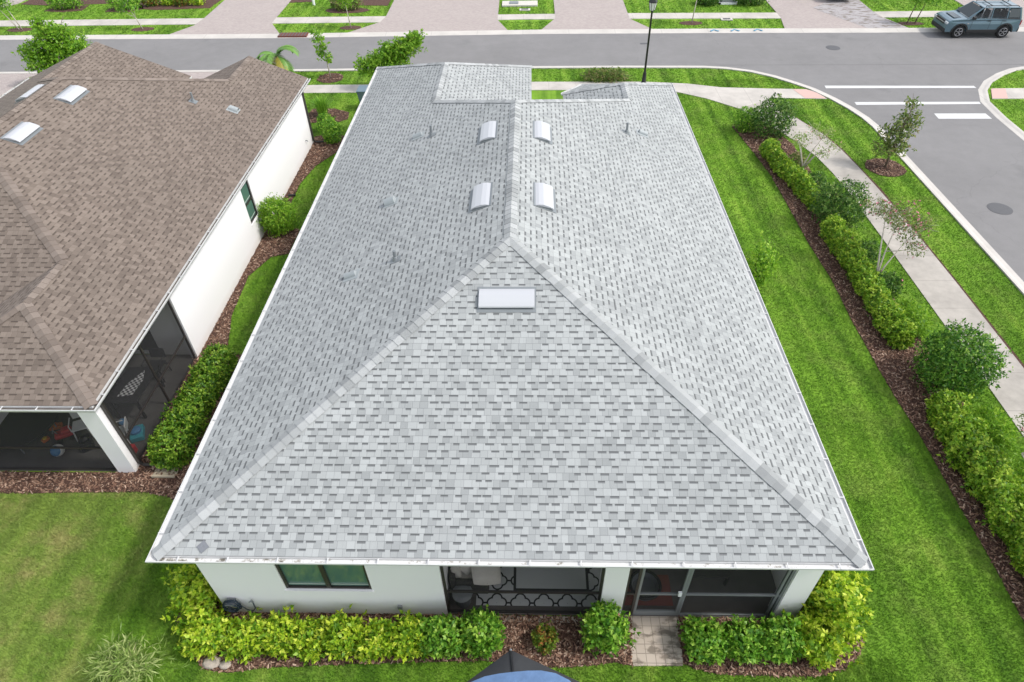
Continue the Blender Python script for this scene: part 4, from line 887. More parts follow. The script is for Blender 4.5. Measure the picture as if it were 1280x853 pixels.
def hedge(lab, path, width, h, dens, leaf, mat, group=None, k=4, name='hedge', lumpy=.22, shell=4):
    SEED[0] += 1; path = [Vector(p) for p in path]; t = thing(name, lab, 'hedge', (path[0].x, path[0].y, .02), 0, group)
    L_ = sum((b_ - a).length for a, b_ in zip(path, path[1:])); n = int(L_ * dens)
    s = RNG.uniform(-.25, L_ + .25, n); cum = [0]
    for a, b_ in zip(path, path[1:]): cum.append(cum[-1] + (b_ - a).length)
    px = np.interp(s, cum, [p.x for p in path]); py = np.interp(s, cum, [p.y for p in path])
    i = np.clip(np.searchsorted(cum, s) - 1, 0, len(path) - 2); dirs = [(b_ - a).normalized() for a, b_ in zip(path, path[1:])]
    tx = np.array([d.x for d in dirs])[i]; ty = np.array([d.y for d in dirs])[i]
    ph = RNG.uniform(0, 2 * PI, n); e = 2.6; c, z = np.cos(ph), np.sin(ph); rr = (np.abs(c) ** e + np.abs(z) ** e) ** (-1 / e)
    end = np.clip(np.minimum(s + .3, L_ + .3 - s) / .55, 0, 1) ** .5
    lm = 1 + lumpy * 1.5 * lump(np.stack([s * .95, c * .8, z * .8], 1), SEED[0], 2.6) + .07 * np.sin(s * 2 * PI / .85 + SEED[0])
    tt = RNG.uniform(0, 1, n) ** (1 / shell); a = rr * lm * tt * end
    a = np.where(RNG.uniform(0, 1, n) < .07, a * RNG.uniform(1.05, 1.3, n), a)
    off = c * a * width / 2; zz = h * .5 + z * a * h * .52
    p = np.stack([px - ty * off - path[0].x, py + tx * off - path[0].y, zz], 1); nn = np.stack([-ty * c, tx * c, z], 1)
    kk = p[:, 2] > .03; leaf_mesh('foliage', p[kk], nn[kk], leaf, M[mat], t, k)
    m = MB()
    for q in np.arange(.2, L_, .8):
        bx0 = float(np.interp(q, cum, [p_.x for p_ in path])) - path[0].x; by0 = float(np.interp(q, cum, [p_.y for p_ in path])) - path[0].y
        m = MB()
        for j in range(3): m.tube([(bx0, by0, 0), (bx0 + RNG.uniform(-.2, .2), by0 + RNG.uniform(-.2, .2), h * .8)], [.016, .006], 5)
        m.build('stem', M['bark'], t)
    return t
def tree(lab, x, y, trunks, clusters, n, leaf, mat, bark, name='tree', cat='tree', group=None, k=3, spread=1.0, asp=.45, tr=.035, blooms=None, shell=3, droop=.15, twig=0):
    """trunks: list of polylines (dx,dy,z); clusters: (dx,dy,z,r) leaf masses joined to the nearest trunk by limbs"""
    SEED[0] += 1; t = thing(name, lab, cat, (x, y, 0), 0, group); m = MB()
    allp = []
    for tk in trunks:
        pts = [Vector(p) for p in tk]; m.tube(pts, [tr * (1.25 - .85 * i / (len(pts) - 1)) for i in range(len(pts))], 8); allp += pts[len(pts) // 2:]
    P, Nn, Tn = [], [], []
    for (dx, dy, z, r) in clusters:
        c = Vector((dx, dy, z)); o = min(allp, key=lambda q: (q - c).length + (2 if q.z > z else 0)); md = o.lerp(c, .5) + Vector((0, 0, -.06 * (c - o).length))
        m.tube([o, md, c], [tr * .55, tr * .38, tr * .14], 6)
        for j in range(3 + twig):
            e_ = c + Vector(RNG.normal(0, .55, 3)) * r; m.tube([md.lerp(c, .5), md.lerp(e_, .8) + Vector((0, 0, .02)), e_], [tr * .22, tr * .16, tr * .07], 5)
        p, nn = blob_pts(max(6, int(n * r * r)), (dx, dy, z), (r, r, r * .8), SEED[0] + len(P), 2, .35, 3, shell); P.append(p); Nn.append(nn); Tn.append(np.clip(RNG.normal(.45, .28, len(p)), 0, 1))
    m.build('trunk', M[bark], t, True)
    P, Nn = np.concatenate(P), np.concatenate(Nn); leaf_mesh('crown', P, Nn, leaf, M[mat], t, k, spread, asp, np.concatenate(Tn), droop)
    if blooms:
        mat_b, cnt, sz = blooms; idx = RNG.choice(len(P), cnt); leaf_mesh('blossom', P[idx] + Nn[idx] * .05, Nn[idx], sz, M[mat_b], t, 6, 1.0, .7)
    return t

# rear beds
gy = 'yellow green shrubs along the rear wall'
def yshrub(lab, x, y, rx, ry, h, n, group=None, rz=0): shrub(lab, x, y, rx, ry, h, n, .105, 'leaf_yellow', group=group, k=6, spread=.85, rz=rz, f=3.6, lumpy=.38)
yshrub('tall yellow green shrub wrapping the rear corner below the shingle scrap', -6.72, .55, .52, 1.05, 1.15, 1700)
yshrub('rounded yellow green shrub at the rear corner in front of the garden hose', -6.35, -.62, .5, .40, .66, 720)
for i, (x, rx, h) in enumerate([(-5.5, .38, .54), (-4.8, .41, .60), (-4.1, .35, .50), (-3.42, .41, .62), (-2.72, .36, .54), (-2.05, .39, .62)]):
    yshrub('yellow green shrub in the low row under the rear window', x, -.68 + .05 * (i % 2), rx, .36, h, 520, gy)
shrub('green hibiscus with a pale flower beside the white wall end', -1.35, -.62, .48, .38, .72, 700, .10, 'leaf_green', name='hibiscus', k=5, flowers=('petal_peach', 1, .07), f=3.2)
shrub('green hibiscus with one peach flower below the grey porch bin', -.55, -.55, .45, .40, .82, 620, .10, 'leaf_green', name='hibiscus', k=5, flowers=('petal_peach', 1, .075), f=3.2)
shrub('small rusty green plant alone in the mulch below the rug', .78, -.58, .24, .24, .42, 260, .07, 'leaf_rust', name='small_plant', cat='plant', k=5)
shrub('green hibiscus with a pink flower beside the paver path', 2.03, -.45, .44, .42, 1.0, 640, .10, 'leaf_green', name='hibiscus', k=5, flowers=('petal_pink', 2, .08), f=3.2)
shrub('green bushy plant right of the paver path', 4.10, -.62, .46, .38, .66, 650, .10, 'leaf_green', k=5, f=3.2)
shrub('green bushy plant under the right screened bay', 4.85, -.62, .44, .38, .64, 620, .10, 'leaf_green', k=5, f=3.2)
shrub('green hibiscus with two orange pink flowers by the corner column', 5.60, -.58, .46, .40, .74, 700, .10, 'leaf_green', name='hibiscus', k=5, flowers=('petal_peach', 2, .07), f=3.2)
yshrub('yellow green shrub in front of the right corner column', 6.35, -.58, .46, .44, .78, 780)
yshrub('tall yellow green shrub wrapping the right rear corner of the house', 6.85, .35, .52, 1.0, 1.3, 1800)
for sx, sy, s_ in ((-6.15, -1.08, .17), (-5.85, -1.12, .12), (7.35, -.2, .15)):
    m = MB(); m.lathe([(s_ * .8, 0), (s_, s_ * .2), (s_ * .7, s_ * .45), (.001, s_ * .5)], n=9); o = m.build('stone', M['stone'], None, True); o.location = (sx, sy, .02); o.scale = (1.2, .85, 1)
    tag(o, {-6.15: 'large flat stone at the mulch edge of the rear corner', -5.85: 'small flat stone next to the larger one in the mulch', 7.35: 'grey stone in the mulch behind the right corner shrub'}[sx], 'stone')
# airy pale weed in the back lawn
# between the houses
hedge('trimmed green hedge along the neighbour porch screen', [(-9.0, 3.75), (-8.95, 5.6), (-8.85, 7.7)], .95, .95, 900, .085, 'leaf_hedge', k=5)
shrub('round bright green ball shaped bush by the neighbour wall', -9.3, 15.25, .68, .68, 1.35, 2600, .075, 'leaf_lime', name='ball_bush', cat='bush', e=2, lumpy=.05, k=4)
hedge('short green hedge at the front corner of the neighbour wall', [(-9.75, 24.2), (-9.2, 24.0)], .9, .9, 900, .09, 'leaf_green')
shrub('upright green shrub beside the short hedge', -8.95, 22.9, .42, .42, 1.15, 700, .10, 'leaf_green')
def grass_clump(lab, x, y, r, h, n, mat='leaf_green', group=None):
    t = thing('grass_clump', lab, 'ornamental grass', (x, y, .02), 0, group)
    q = RNG.uniform(0, 2 * PI, n); sp = RNG.uniform(.15, 1, n) * r; hh = h * RNG.uniform(.6, 1.1, n) * (1 - .35 * sp / r); w = .012
    a = np.stack([RNG.normal(0, .08, n), RNG.normal(0, .08, n), np.zeros(n)], 1); d = np.stack([np.cos(q), np.sin(q), np.zeros(n)], 1); s = np.stack([-np.sin(q), np.cos(q), np.zeros(n)], 1) * w
    mid = a + d * (sp * .45)[:, None]; mid[:, 2] = hh * .75; tip = a + d * sp[:, None]; tip[:, 2] = hh
    quad = np.stack([a - s, a + s, mid + s * .8, mid - s * .8, mid - s * .8, mid + s * .8, tip + s * .1, tip - s * .1], 1).reshape(-1, 3)
    np_mesh('blade', quad, 4, M[mat], t, np.repeat(RNG.uniform(0, 1, n), 2)); return t
shrub('airy pale green wispy plant rising from the back lawn at the picture edge', -7.75, -1.3, .85, .6, .72, 620, .19, 'leaf_pale', name='wispy_plant', cat='plant', k=4, asp=.09, spread=.75, lumpy=.45, e=1.5, shell=2)
grass_clump('spiky green grass clump in the front mulch between the houses', -10.15, 26.0, .75, 1.15, 420)
# right hand bed and verge
hedge('far light green hedge row beginning by the dark flowering bush', [(11.2, 21.6), (11.35, 19.9), (11.75, 17.6), (12.0, 16.4)], .58, .72, 620, .105, 'leaf_light', k=5)
hedge('middle light green hedge row between the two dark bushes', [(11.75, 15.0), (11.85, 12.5), (11.85, 9.6), (11.9, 8.5)], .66, .80, 760, .10, 'leaf_light', k=5)
hedge('near light green hedge row at the picture edge', [(11.85, 6.0), (11.8, 3.6), (11.85, 1.2), (11.9, -.8)], .88, .92, 1050, .095, 'leaf_light', k=5)
shrub('dark bush with pale flowers at the far end of the planting bed', 11.85, 23.4, .95, .85, 1.75, 1700, .10, 'leaf_dark', name='bush', cat='bush', flowers=None, lumpy=.2, droop=.2)
shrub('small dense green bush at the tip of the planting bed', 10.85, 24.0, .55, .5, 1.05, 800, .09, 'leaf_green', name='bush', cat='bush')
shrub('fine leaved dark green bush between far and middle hedge', 12.35, 15.75, .98, .9, 1.65, 2200, .09, 'leaf_dark', name='bush', cat='bush', lumpy=.16)
shrub('largest round dark green bush beside the curving path', 12.55, 7.0, .98, .95, 1.85, 3600, .085, 'leaf_bush', name='bush', cat='bush', lumpy=.1, e=2.2)
shrub('small dark shrub under the flowering tree near the path', 12.45, 13.1, .48, .48, .75, 520, .09, 'leaf_dark')
shrub('low dark shrub at the foot of the pink flowering tree', 12.55, 11.35, .42, .4, .7, 420, .09, 'leaf_dark', flowers=('petal_pink', 4, .06))
shrub('small dark shrub beside the far hedge below the bare tree', 12.3, 18.2, .42, .6, .7, 520, .09, 'leaf_dark')
shrub('tiny dark shrub behind the far hedge beside the mulch', 12.2, 20.2, .36, .5, .6, 360, .09, 'leaf_olive')
shrub('feathery lime green clump beside the largest round bush', 12.6, 9.6, .42, .75, .7, 900, .12, 'leaf_lime', name='fern_clump', cat='plant', asp=.2, k=4)
shrub('feathery lime green clump behind the near hedge', 12.75, 5.0, .42, .65, .75, 900, .12, 'leaf_lime', name='fern_clump', cat='plant', asp=.2, k=4)
shrub('loose light green plant under the pale barked tree at the edge', 13.0, 3.4, .5, .7, .7, 500, .12, 'leaf_lime', name='plant', cat='plant', asp=.25, k=4, lumpy=.3)
shrub('light green sapling growing against the side of the grey house', 8.25, 11.7, .42, .6, 1.7, 420, .13, 'leaf_lime', name='sapling', cat='sapling', asp=.4, k=4, lumpy=.35, e=1.6, droop=.2)
tree('small bare branched tree with pale bark behind the far hedge', 12.1, 19.3, [[(0, 0, 0), (-.05, .02, .5), (.15, .1, 1.1), (.45, .15, 1.7)], [(0, 0, .4), (-.2, .1, 1.0), (-.45, .1, 1.6)], [(0, 0, .5), (.35, 0, 1.1), (.8, -.1, 1.5)]],
     [(.5, .2, 1.9, .35), (-.5, .1, 1.75, .35), (.95, -.1, 1.6, .35), (.1, .3, 2.1, .3), (.75, .35, 1.9, .28), (-.2, .4, 1.5, .35), (.5, -.2, 1.3, .3)], 900, .06, 'leaf_pale', 'palebark', k=3, tr=.035, blooms=('petal_peach', 14, .05), twig=4)
tree('spindly tree with pink blossoms leaning over the path', 12.2, 11.6, [[(0, 0, 0), (.06, .1, .6), (.25, .5, 1.2), (.5, .9, 1.8)], [(0, 0, .3), (.2, .1, .9), (.6, .3, 1.6)], [(0, 0, .5), (.1, .6, 1.3), (.3, 1.3, 1.9)]],
     [(.6, 1.0, 2.0, .4), (.85, .45, 1.9, .42), (.4, 1.5, 2.2, .4), (1.15, .7, 2.2, .36), (.9, 1.35, 2.35, .38), (.3, .8, 2.3, .3), (1.2, 1.5, 2.0, .3), (.2, 1.9, 2.1, .4), (.7, 1.8, 1.9, .4), (.9, .1, 1.6, .35), (1.5, 1.0, 1.9, .35)], 900, .065, 'leaf_olive', 'palebark', k=3, tr=.032, blooms=('petal_pink', 110, .05), twig=4)
tree('pale barked forking tree with pink blossoms cut by the picture edge', 12.8, 3.1, [[(0, 0, 0), (.02, .05, .5), (.0, .2, 1.0), (.2, .55, 1.7)], [(0, 0, .45), (-.2, .2, .9), (-.5, .45, 1.25)], [(0, .03, .5), (.35, .2, 1.2), (.7, .3, 1.9)]],
     [(.2, .7, 1.95, .4), (-.1, .45, 1.6, .3), (.75, .5, 2.1, .4), (.5, 1.1, 2.2, .36), (-.3, .9, 1.9, .36)], 850, .07, 'leaf_olive', 'palebark', k=3, tr=.042, blooms=('petal_pink', 60, .06), twig=4)
tree('young olive green street tree in a mulch ring by the side street', 16.05, 20.2, [[(0, 0, 0), (.02, .03, .8), (.1, .1, 1.6), (.3, .25, 2.6)], [(0, 0, .5), (-.2, .15, 1.2), (-.25, .2, 1.8)]],
     [(-.35, 0, .9, .42), (.3, .05, .9, .42), (0, .1, 1.2, .5), (-.35, .2, 1.55, .38), (.3, .2, 1.6, .45), (.1, .25, 2.0, .38), (.4, .3, 2.35, .34), (.3, .4, 2.75, .26), (.55, .2, 1.95, .3)], 560, .13, 'leaf_olive', 'bark', tr=.04, blooms=('petal_white', 9, .08), k=3)
# front of the houses
tree('large bright green tree beyond the brown roof', -25.9, 30.4, [[(0, 0, 0), (.1, 0, 1.0), (.2, .1, 2.2)], [(0, 0, .6), (-.6, .1, 1.6)], [(0, 0, .7), (.8, .1, 1.7)]],
     [(-.9, 0, 1.3, .8), (0, .1, 1.5, .9), (1.0, .1, 1.7, .8), (-.5, .1, 2.1, .75), (.5, .2, 2.4, .8), (1.6, .1, 2.2, .6), (.1, .3, 2.9, .6), (-1.3, 0, 1.8, .5), (.9, .2, 2.8, .5), (-.2, .2, 3.3, .35)], 520, .16, 'leaf_lime', 'bark', tr=.09, k=4)
shrub('low green shrub under the large tree beside the brown roof', -26.2, 28.3, .9, .6, .8, 700, .13, 'leaf_green')
def palm(lab, x, y):
    t = thing('palm', lab, 'palm', (x, y, 0)); m = MB(); m.tube([(0, 0, 0), (0, .02, .8), (.02, .02, 1.5)], [.15, .11, .06], 10); m.build('trunk', M['bark'], t, True)
    for i in range(11):
        q = 2 * PI * i / 11 + RNG.uniform(-.2, .2); el = RNG.uniform(.15, 1.25) if i not in (4, 9) else .05; L_ = RNG.uniform(1.3, 2.0); pts = []; p = Vector((.02, .02, 1.5)); v = el
        for k in range(10):
            pts.append(p.copy()); p = p + Vector((math.cos(q) * math.cos(v), math.sin(q) * math.cos(v), math.sin(v))) * L_ / 9; v -= .27
        m = MB(); m.tube(pts, [.018 * (1 - .8 * k / 9) for k in range(10)], 5)
        side = Vector((-math.sin(q), math.cos(q), 0))
        for k in range(1, 10):
            for sb in (0, .4, .7):
                if k + sb > 9: continue
                c = pts[k].lerp(pts[min(9, k + 1)], sb); d = (pts[min(9, k + 1)] - pts[k - 1]).normalized(); ll = .36 * math.sin(PI * (k + sb + 1.2) / 12) + .06
                for sg in (-1, 1):
                    e_ = c + side * sg * ll * .8 + d * ll * .55 + Vector((0, 0, -ll * .35)); w = d * .034
                    m.add([c - w, c + w, c.lerp(e_, .6) + w, e_, c.lerp(e_, .6) - w], [(0, 1, 2, 3, 4)])
        f = m.build('frond', M['frond_yellow'] if i in (4, 9) else M['frond'], t)
M['frond'] = plain('palm_frond', (.13, .27, .045), .5, 0, .3, 3); M['frond_yellow'] = plain('yellowing_frond', (.34, .30, .05), .6, 0, .25, 3)
palm('small arching palm behind the brown roof corner', -13.5, 30.4)
tree('slender young tree in a mulch ring between the two houses', -10.95, 31.2, [[(0, 0, 0), (-.05, 0, .9), (-.2, .05, 1.8), (-.35, .1, 2.5)]],
     [(-.05, 0, 1.25, .3), (.1, .1, 1.0, .22), (-.25, 0, 1.6, .3), (-.3, .1, 2.1, .32), (-.05, .1, 1.75, .22), (-.4, .1, 2.55, .2)], 480, .17, 'leaf_lime', 'palebark', tr=.03, k=3)
tree('bushy bright green tree beyond the front left corner of the grey roof', -7.3, 29.6, [[(0, 0, 0), (.1, 0, .8), (.3, .1, 1.5)], [(0, 0, .5), (-.5, 0, 1.1)], [(0, 0, .5), (.9, .2, 1.5)]],
     [(-.9, .0, 1.1, .55), (-.2, 0, 1.5, .6), (.5, .1, 1.9, .6), (1.2, .2, 2.2, .55), (1.7, .3, 2.6, .4), (.1, .1, 2.1, .4), (-1.3, 0, 1.3, .45), (.9, .2, 2.0, .6), (.3, .2, 1.6, .6), (1.5, .3, 2.3, .55), (-.6, .2, 1.5, .5), (.7, 0, 1.5, .6)], 700, .14, 'leaf_lime', 'bark', tr=.06, k=4)
shrub('low spreading olive shrub beyond the small front gable', 4.6, 30.5, 1.2, .40, .5, 620, .15, 'leaf_olive', asp=.3, lumpy=.3)
# across the street
sg_ = 'saplings across the street'
def sapling(lab, x, y, lean, h, crown, mat, n=420, name='sapling'):
    tree(lab, x, y, [[(0, 0, 0), (lean * .4, 0, h * .5), (lean, .05, h)]], [(lean + dx, dy, h + dz, r) for dx, dy, dz, r in crown], n, .15, mat, 'palebark', name=name, cat='sapling', tr=.035)
sapling('leaning sapling with sparse green leaves on the far verge', -25.9, 40.25, -.5, 1.5, [(0, 0, .1, .4), (-.3, 0, .6, .4), (.3, 0, .5, .35), (0, .1, 1.0, .35), (-.5, 0, -.2, .3), (.4, 0, -.15, .25)], 'leaf_green')
tree('two stemmed young tree on the far verge at the picture corner', -34.6, 40.45, [[(0, 0, 0), (-.35, 0, .7), (-.75, 0, 1.4)], [(.2, 0, 0), (.0, 0, .8), (-.2, 0, 1.6)]], [(-.8, 0, 1.6, .55), (-.2, .1, 1.7, .5), (-1.3, 0, 1.7, .5), (-.5, .1, 2.1, .5)], 380, .15, 'leaf_green', 'palebark', tr=.035)
sapling('thin sapling with yellow green crown before the second driveway', -11.6, 40.1, -.12, 1.5, [(0, 0, .1, .4), (.35, 0, .4, .4), (-.3, 0, .45, .35), (0, .1, .8, .4)], 'leaf_lime')
sapling('thin sapling on the far verge right of the lamp post', 11.25, 40.3, .15, 1.9, [(0, 0, .2, .4), (.2, 0, .7, .4)], 'leaf_green')
tree('staked young tree on the verge behind the parked car', 25.4, 39.75, [[(-.25, 0, 0), (-.15, 0, .8), (0, 0, 1.4)], [(.25, 0, 0), (.4, 0, .8), (.55, 0, 1.4)]], [(0, 0, 1.5, .45), (.6, 0, 1.6, .5), (.3, .1, 1.9, .5), (1.0, 0, 1.5, .35), (-.3, 0, 1.6, .35)], 420, .14, 'leaf_green', 'bark', tr=.035)
for x, y, rx, h, mt, lab in [(-33.9, 45.3, 1.25, 1.0, 'leaf_green', 'wide green shrub in the far yard bed at the top corner'), (-29.2, 45.0, 1.1, 1.1, 'leaf_green', 'green shrub beside the leaning sapling in the far yard'),
        (-12.8, 44.3, 1.1, .9, 'leaf_olive', 'olive shrub in a mulch ring beside the second driveway'), (13.1, 44.5, .75, .8, 'leaf_dark', 'clipped dark shrub left of the white frame in the far yard'), (16.1, 44.45, 1.0, .8, 'leaf_dark', 'wide dark shrub right of the white frame in the far yard')]:
    shrub(lab, x, y, rx, .65, h, 650, .14, mt)
for i, x in enumerate((-27.6, -26.4, -25.3, -24.2)):
    shrub('low mixed plant in the mulch bed beside the first driveway', x, 45.7 + .2 * (i % 2), .5, .45, .6, 260, .15, ('leaf_rust', 'leaf_yellow')[i % 2], name='bed_plant', cat='plant', group='plants in the far bed')
t = thing('white_frame', 'low white open frame between dark shrubs across the street', 'frame', (14.6, 44.4, 0))
m = MB(); m.box(-.65, .65, -.05, .05, 0, .12); m.box(-.65, -.57, -.05, .8, .0, .12); m.box(.57, .65, -.05, .8, 0, .12); m.build('border', M['white'], t); m = MB(); m.box(-.5, .5, .1, .75, 0, .5); m.build('box', M['galv'], t, bevel=.03)
m = MB(); m.lathe([(.10, 0), (.10, 1.3), (.13, 1.32), (.13, 1.4), (.02, 1.45)], n=12); o = m.build('marker_post', M['white']); o.location = (-15.4, 45.4, 0); tag(o, 'white post standing in the grass beside the first driveway', 'post')

# ------------------------------------------------------------------ lamp post, bin, cars
t = thing('street_lamp', 'black street lamp with lantern head beyond the grey roof', 'street lamp', (6.72, 29.85, 0))
m = MB(); m.lathe([(.16, 0), (.16, .10), (.12, .16), (.10, .6), (.07, .68), (.058, .75), (.048, 3.72), (.075, 3.74), (.075, 3.78)], n=14); m.build('pole', M['black'], t, True)
m = MB(); m.lathe([(.07, 3.78), (.13, 3.82), (.20, 4.18), (.19, 4.19)], n=6); m.build('lantern', M['lampglass'], t)
m = MB()
for i in range(6): q = 2 * PI * i / 6; m.tube([(.132 * math.cos(q), .132 * math.sin(q), 3.81), (.205 * math.cos(q), .205 * math.sin(q), 4.19)], .012, 5)
m.build('lantern_frame', M['black'], t); m = MB(); m.lathe([(.235, 4.18), (.235, 4.21), (.13, 4.36), (.04, 4.40), (.03, 4.5), (.001, 4.52)], n=6); m.build('cap', M['black'], t)
t = thing('refuse_bin', 'blue grey wheeled bin beside the front corner of the grey roof', 'bin', (-8.05, 26.9, 0))
m = MB(); m.add([(-.24, -.28, .1), (.24, -.28, .1), (.24, .28, .1), (-.24, .28, .1), (-.32, -.38, 1.0), (.32, -.38, 1.0), (.32, .38, 1.0), (-.32, .38, 1.0)], [(3, 2, 1, 0), (0, 1, 5, 4), (1, 2, 6, 5), (2, 3, 7, 6), (3, 0, 4, 7)]); m.build('body', M['bluegrey'], t, bevel=.02)
m = MB(); m.box(-.35, .35, -.41, .43, 1.0, 1.07); m.build('lid', M['bluegrey'], t, bevel=.03)
for sx in (-.27, .27): m = MB(); m.lathe([(.1, -.03), (.1, .03)], (sx, .28, .1), 14, Matrix.Rotation(PI / 2, 4, 'Y')); m.build('wheel', M['black'], t)

M['carglass'] = screen_mat('tinted_glass', .72); M['carglass'].node_tree.nodes['Principled BSDF'].inputs['Roughness'].default_value = .05
def suv(lab, loc, rz, paint):
    """compact boxy suv, nose along local -x"""
    t = thing('parked_car', lab, 'car', loc, rz)
    WB, R_ = 1.34, .36
    def arch(cx, n=9): return [(cx + .43 * math.cos(q), .36 + .43 * math.sin(q)) for q in [PI - PI * i / (n - 1) for i in range(n)]]
    prof = [(-2.17, .34), (-2.22, .52), (-2.21, .86), (-2.14, .98), (-1.9, 1.04), (-1.02, 1.12), (2.1, 1.13), (2.19, 1.05), (2.21, .62), (2.14, .34)] 
    lower = arch(WB)[::-1] + arch(-WB)[::-1]
    poly = prof + [(1.77, .34)] + [p for p in lower[:9] if p[1] > .37] + [(.91, .34), (-.91, .34)] + [p for p in lower[9:] if p[1] > .37] + [(-1.77, .34)]
    m = MB(); n = len(poly); hw = .92
    vs = [(x, -hw + .05 * (abs(x) > 2.0) , z) for x, z in poly] + [(x, hw - .05 * (abs(x) > 2.0), z) for x, z in poly]
    m.add(vs, [tuple(range(n)), tuple(range(2 * n - 1, n - 1, -1))] + [(i, n + i, n + (i + 1) % n, (i + 1) % n) for i in range(n)]); m.build('body', paint, t, bevel=.045)
    A_ = [(-1.08, .86), (2.12, .86)]; B_ = [(-.28, .70), (1.92, .70)]; zb, zt = 1.10, 1.70
    m = MB(); m.box(B_[0][0] - .02, B_[1][0] + .02, -.71, .71, zt - .055, zt); m.build('roof', paint, t, bevel=.05)
    def yy_(f): return .86 - .16 * f
    for sg in (-1, 1):
        for xb, xt, w in ((-1.05, -.27, .05), (.32, .32, .045), (1.27, 1.25, .045), (2.08, 1.90, .07)):
            m = MB(); m.tube([(xb, sg * (yy_(0) - .02), zb - .03), (xt, sg * (yy_(1) - .03), zt - .02)], w, 6); m.build('pillar', paint, t)
        m = MB(); m.tube([(-1.1, sg * .855, zb), (2.1, sg * .855, zb)], .03, 6); m.build('belt_trim', M['clad'], t)
    for x in (-.25, .75):
        for sg in (-1, 1): m = MB(); m.box(x, x + .5, sg * .36 - .24, sg * .36 + .24, .9, 1.12); m.box(x + .42, x + .54, sg * .36 - .24, sg * .36 + .24, 1.1, 1.5); m.build('seat', M['clad'], t, bevel=.04)
    def quad(name, mat, pts, n_, th=.012):
        n_ = Vector(n_).normalized(); m = MB(); p = [Vector(q) + n_ * .003 for q in pts]; q = [v + n_ * th for v in p]; m.add(p + q, [(3, 2, 1, 0), (4, 5, 6, 7), (0, 1, 5, 4), (1, 2, 6, 5), (2, 3, 7, 6), (3, 0, 4, 7)]); return m.build(name, mat, t)
    def onside(x0, x1, f0, f1, sg, x0t=None, x1t=None):
        y = lambda f: sg * (.86 - .16 * f); z = lambda f: zb + (zt - zb) * f
        return [(x0, y(f0), z(f0)), (x1, y(f0), z(f0)), (x1 if x1t is None else x1t, y(f1), z(f1)), (x0 if x0t is None else x0t, y(f1), z(f1))]
    for sg in (-1, 1):
        nn = (0, sg * .966, .26)
        quad('side_window', M['carglass'], onside(-.72, .28, .10, .88, sg, -.12), nn); quad('side_window', M['carglass'], onside(.36, 1.22, .10, .88, sg), nn); quad('side_window', M['darkglass'], onside(1.32, 1.98, .10, .88, sg, None, 1.86), nn)
        for (cx) in (-WB, WB):
            m = MB(); o_, i_ = [], []
            pts = [PI - PI * k / 12 for k in range(13)]
            vs = [(cx + rr * math.cos(q), sg * yy, .36 + rr * math.sin(q)) for rr, yy in ((.43, .90), (.43, .955), (.51, .95), (.51, .90)) for q in pts]
            m.add(vs, [(a * 13 + k, a * 13 + k + 1, ((a + 1) % 4) * 13 + k + 1, ((a + 1) % 4) * 13 + k) for a in range(4) for k in range(12)]); m.build('wheel_arch', M['clad'], t)
            w = MB(); w.lathe([(R_ - .05, -.12), (R_, -.09), (R_, .09), (R_ - .05, .12), (.22, .10), (.22, -.10)], (cx, sg * .81, R_), 28, Matrix.Rotation(PI / 2, 4, 'X')); wo = w.build('wheel', M['tyre'], t, True)
            rmm = MB(); rmm.tube([(cx + .225 * math.cos(2 * PI * k / 24), sg * .92, R_ + .225 * math.sin(2 * PI * k / 24)) for k in range(25)], .02, 6)
            for k in range(5):
                q = 2 * PI * k / 5 + .3
                for dq in (-.14, .14): rmm.tube([(cx + .04 * math.cos(q), sg * .925, R_ + .04 * math.sin(q)), (cx + .215 * math.cos(q + dq), sg * .925, R_ + .215 * math.sin(q + dq))], .018, 5)
            rmm.lathe([(.05, -.02), (.05, .02)], (cx, sg * .92, R_), 12, Matrix.Rotation(PI / 2, 4, 'X')); rmm.build('rim', M['rim'], wo)
        m = MB(); m.box(-.90, .90, sg * .925 - .02, sg * .925 + .02, .32, .50); m.build('sill', M['clad'], t, bevel=.01)
        m = MB(); m.box(-.86, -.66, min(sg * .90, sg * 1.06), max(sg * .90, sg * 1.06), 1.10, 1.25); m.build('mirror', M['clad'], t, bevel=.03)
        for x in (.12, 1.05): m = MB(); m.box(x, x + .18, sg * .935 - .012, sg * .935 + .012, .98, 1.01); m.build('handle', M['clad'], t)
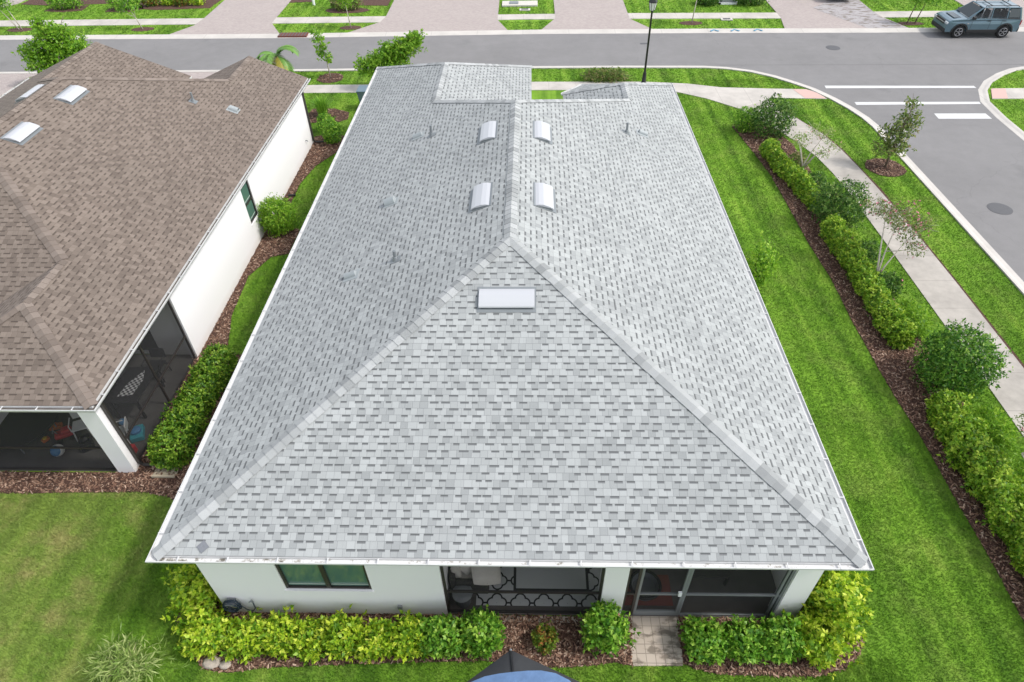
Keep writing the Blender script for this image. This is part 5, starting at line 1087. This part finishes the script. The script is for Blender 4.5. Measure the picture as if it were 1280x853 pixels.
        for x in (-.75, .32, 1.0): m = MB(); m.box(x, x + .012, sg * .921 - .003, sg * .921 + .003, .52, 1.09); m.build('door_gap', M['clad'], t)
        m = MB(); m.tube([(-.15, sg * .62, 1.71), (-.1, sg * .62, 1.77), (1.75, sg * .62, 1.77), (1.82, sg * .62, 1.71)], .022, 6); m.build('roof_rail', M['clad'], t)
        m = MB(); m.box(-2.24, -2.12, sg * .72 - .16, sg * .72 + .16, .80, .93); m.build('headlight', M['lens'], t, bevel=.03)
        m = MB(); m.box(2.12, 2.225, sg * .78 - .09, sg * .78 + .09, .72, 1.02); m.build('tail_light', M['taillens'], t, bevel=.02)
        m = MB(); m.box(-1.02, -.92, sg * .924 - .003, sg * .924 + .003, .82, .88); m.build('badge', M['silver'], t)
    quad('windshield', M['darkglass'], [(-1.0, .76, 1.16), (-1.0, -.76, 1.16), (-.36, -.64, 1.64), (-.36, .64, 1.64)], (-.6, 0, .8)); quad('rear_window', M['darkglass'], [(2.10, -.74, 1.17), (2.10, .74, 1.17), (1.95, .64, 1.60), (1.95, -.64, 1.60)], (.95, 0, .3))
    m = MB(); m.box(-2.245, -2.15, -.54, .54, .74, .95); g_ = m.build('grille', M['clad'], t, bevel=.01)
    m = MB(); m.box(-2.262, -2.246, -.52, .52, .83, .87); m.build('bar', M['silver'], g_)
    m = MB(); m.box(-2.25, -2.05, -.86, .86, .32, .56); m.build('bumper', M['clad'], t, bevel=.04); m = MB(); m.box(2.05, 2.25, -.86, .86, .34, .62); m.build('bumper', M['clad'], t, bevel=.04)
    m = MB(); m.box(-1.75, -1.2, -.55, .55, 1.075, 1.095); m.build('bonnet', M['darkcar'], t, bevel=.02)
    m = MB()
    for x in (.2, 1.3): m.box(x, x + .05, -.62, .62, 1.765, 1.79)
    m.build('roof_rack', M['clad'], t)
    return t
suv('steel blue suv with black trim parked along the far kerb', (28.3, 37.72, .012), rad(-1), M['suv'])
suv('dark car standing in the driveway with worn paving at the top edge', (22.5, 46.6, .045), rad(90), M['darkcar'])
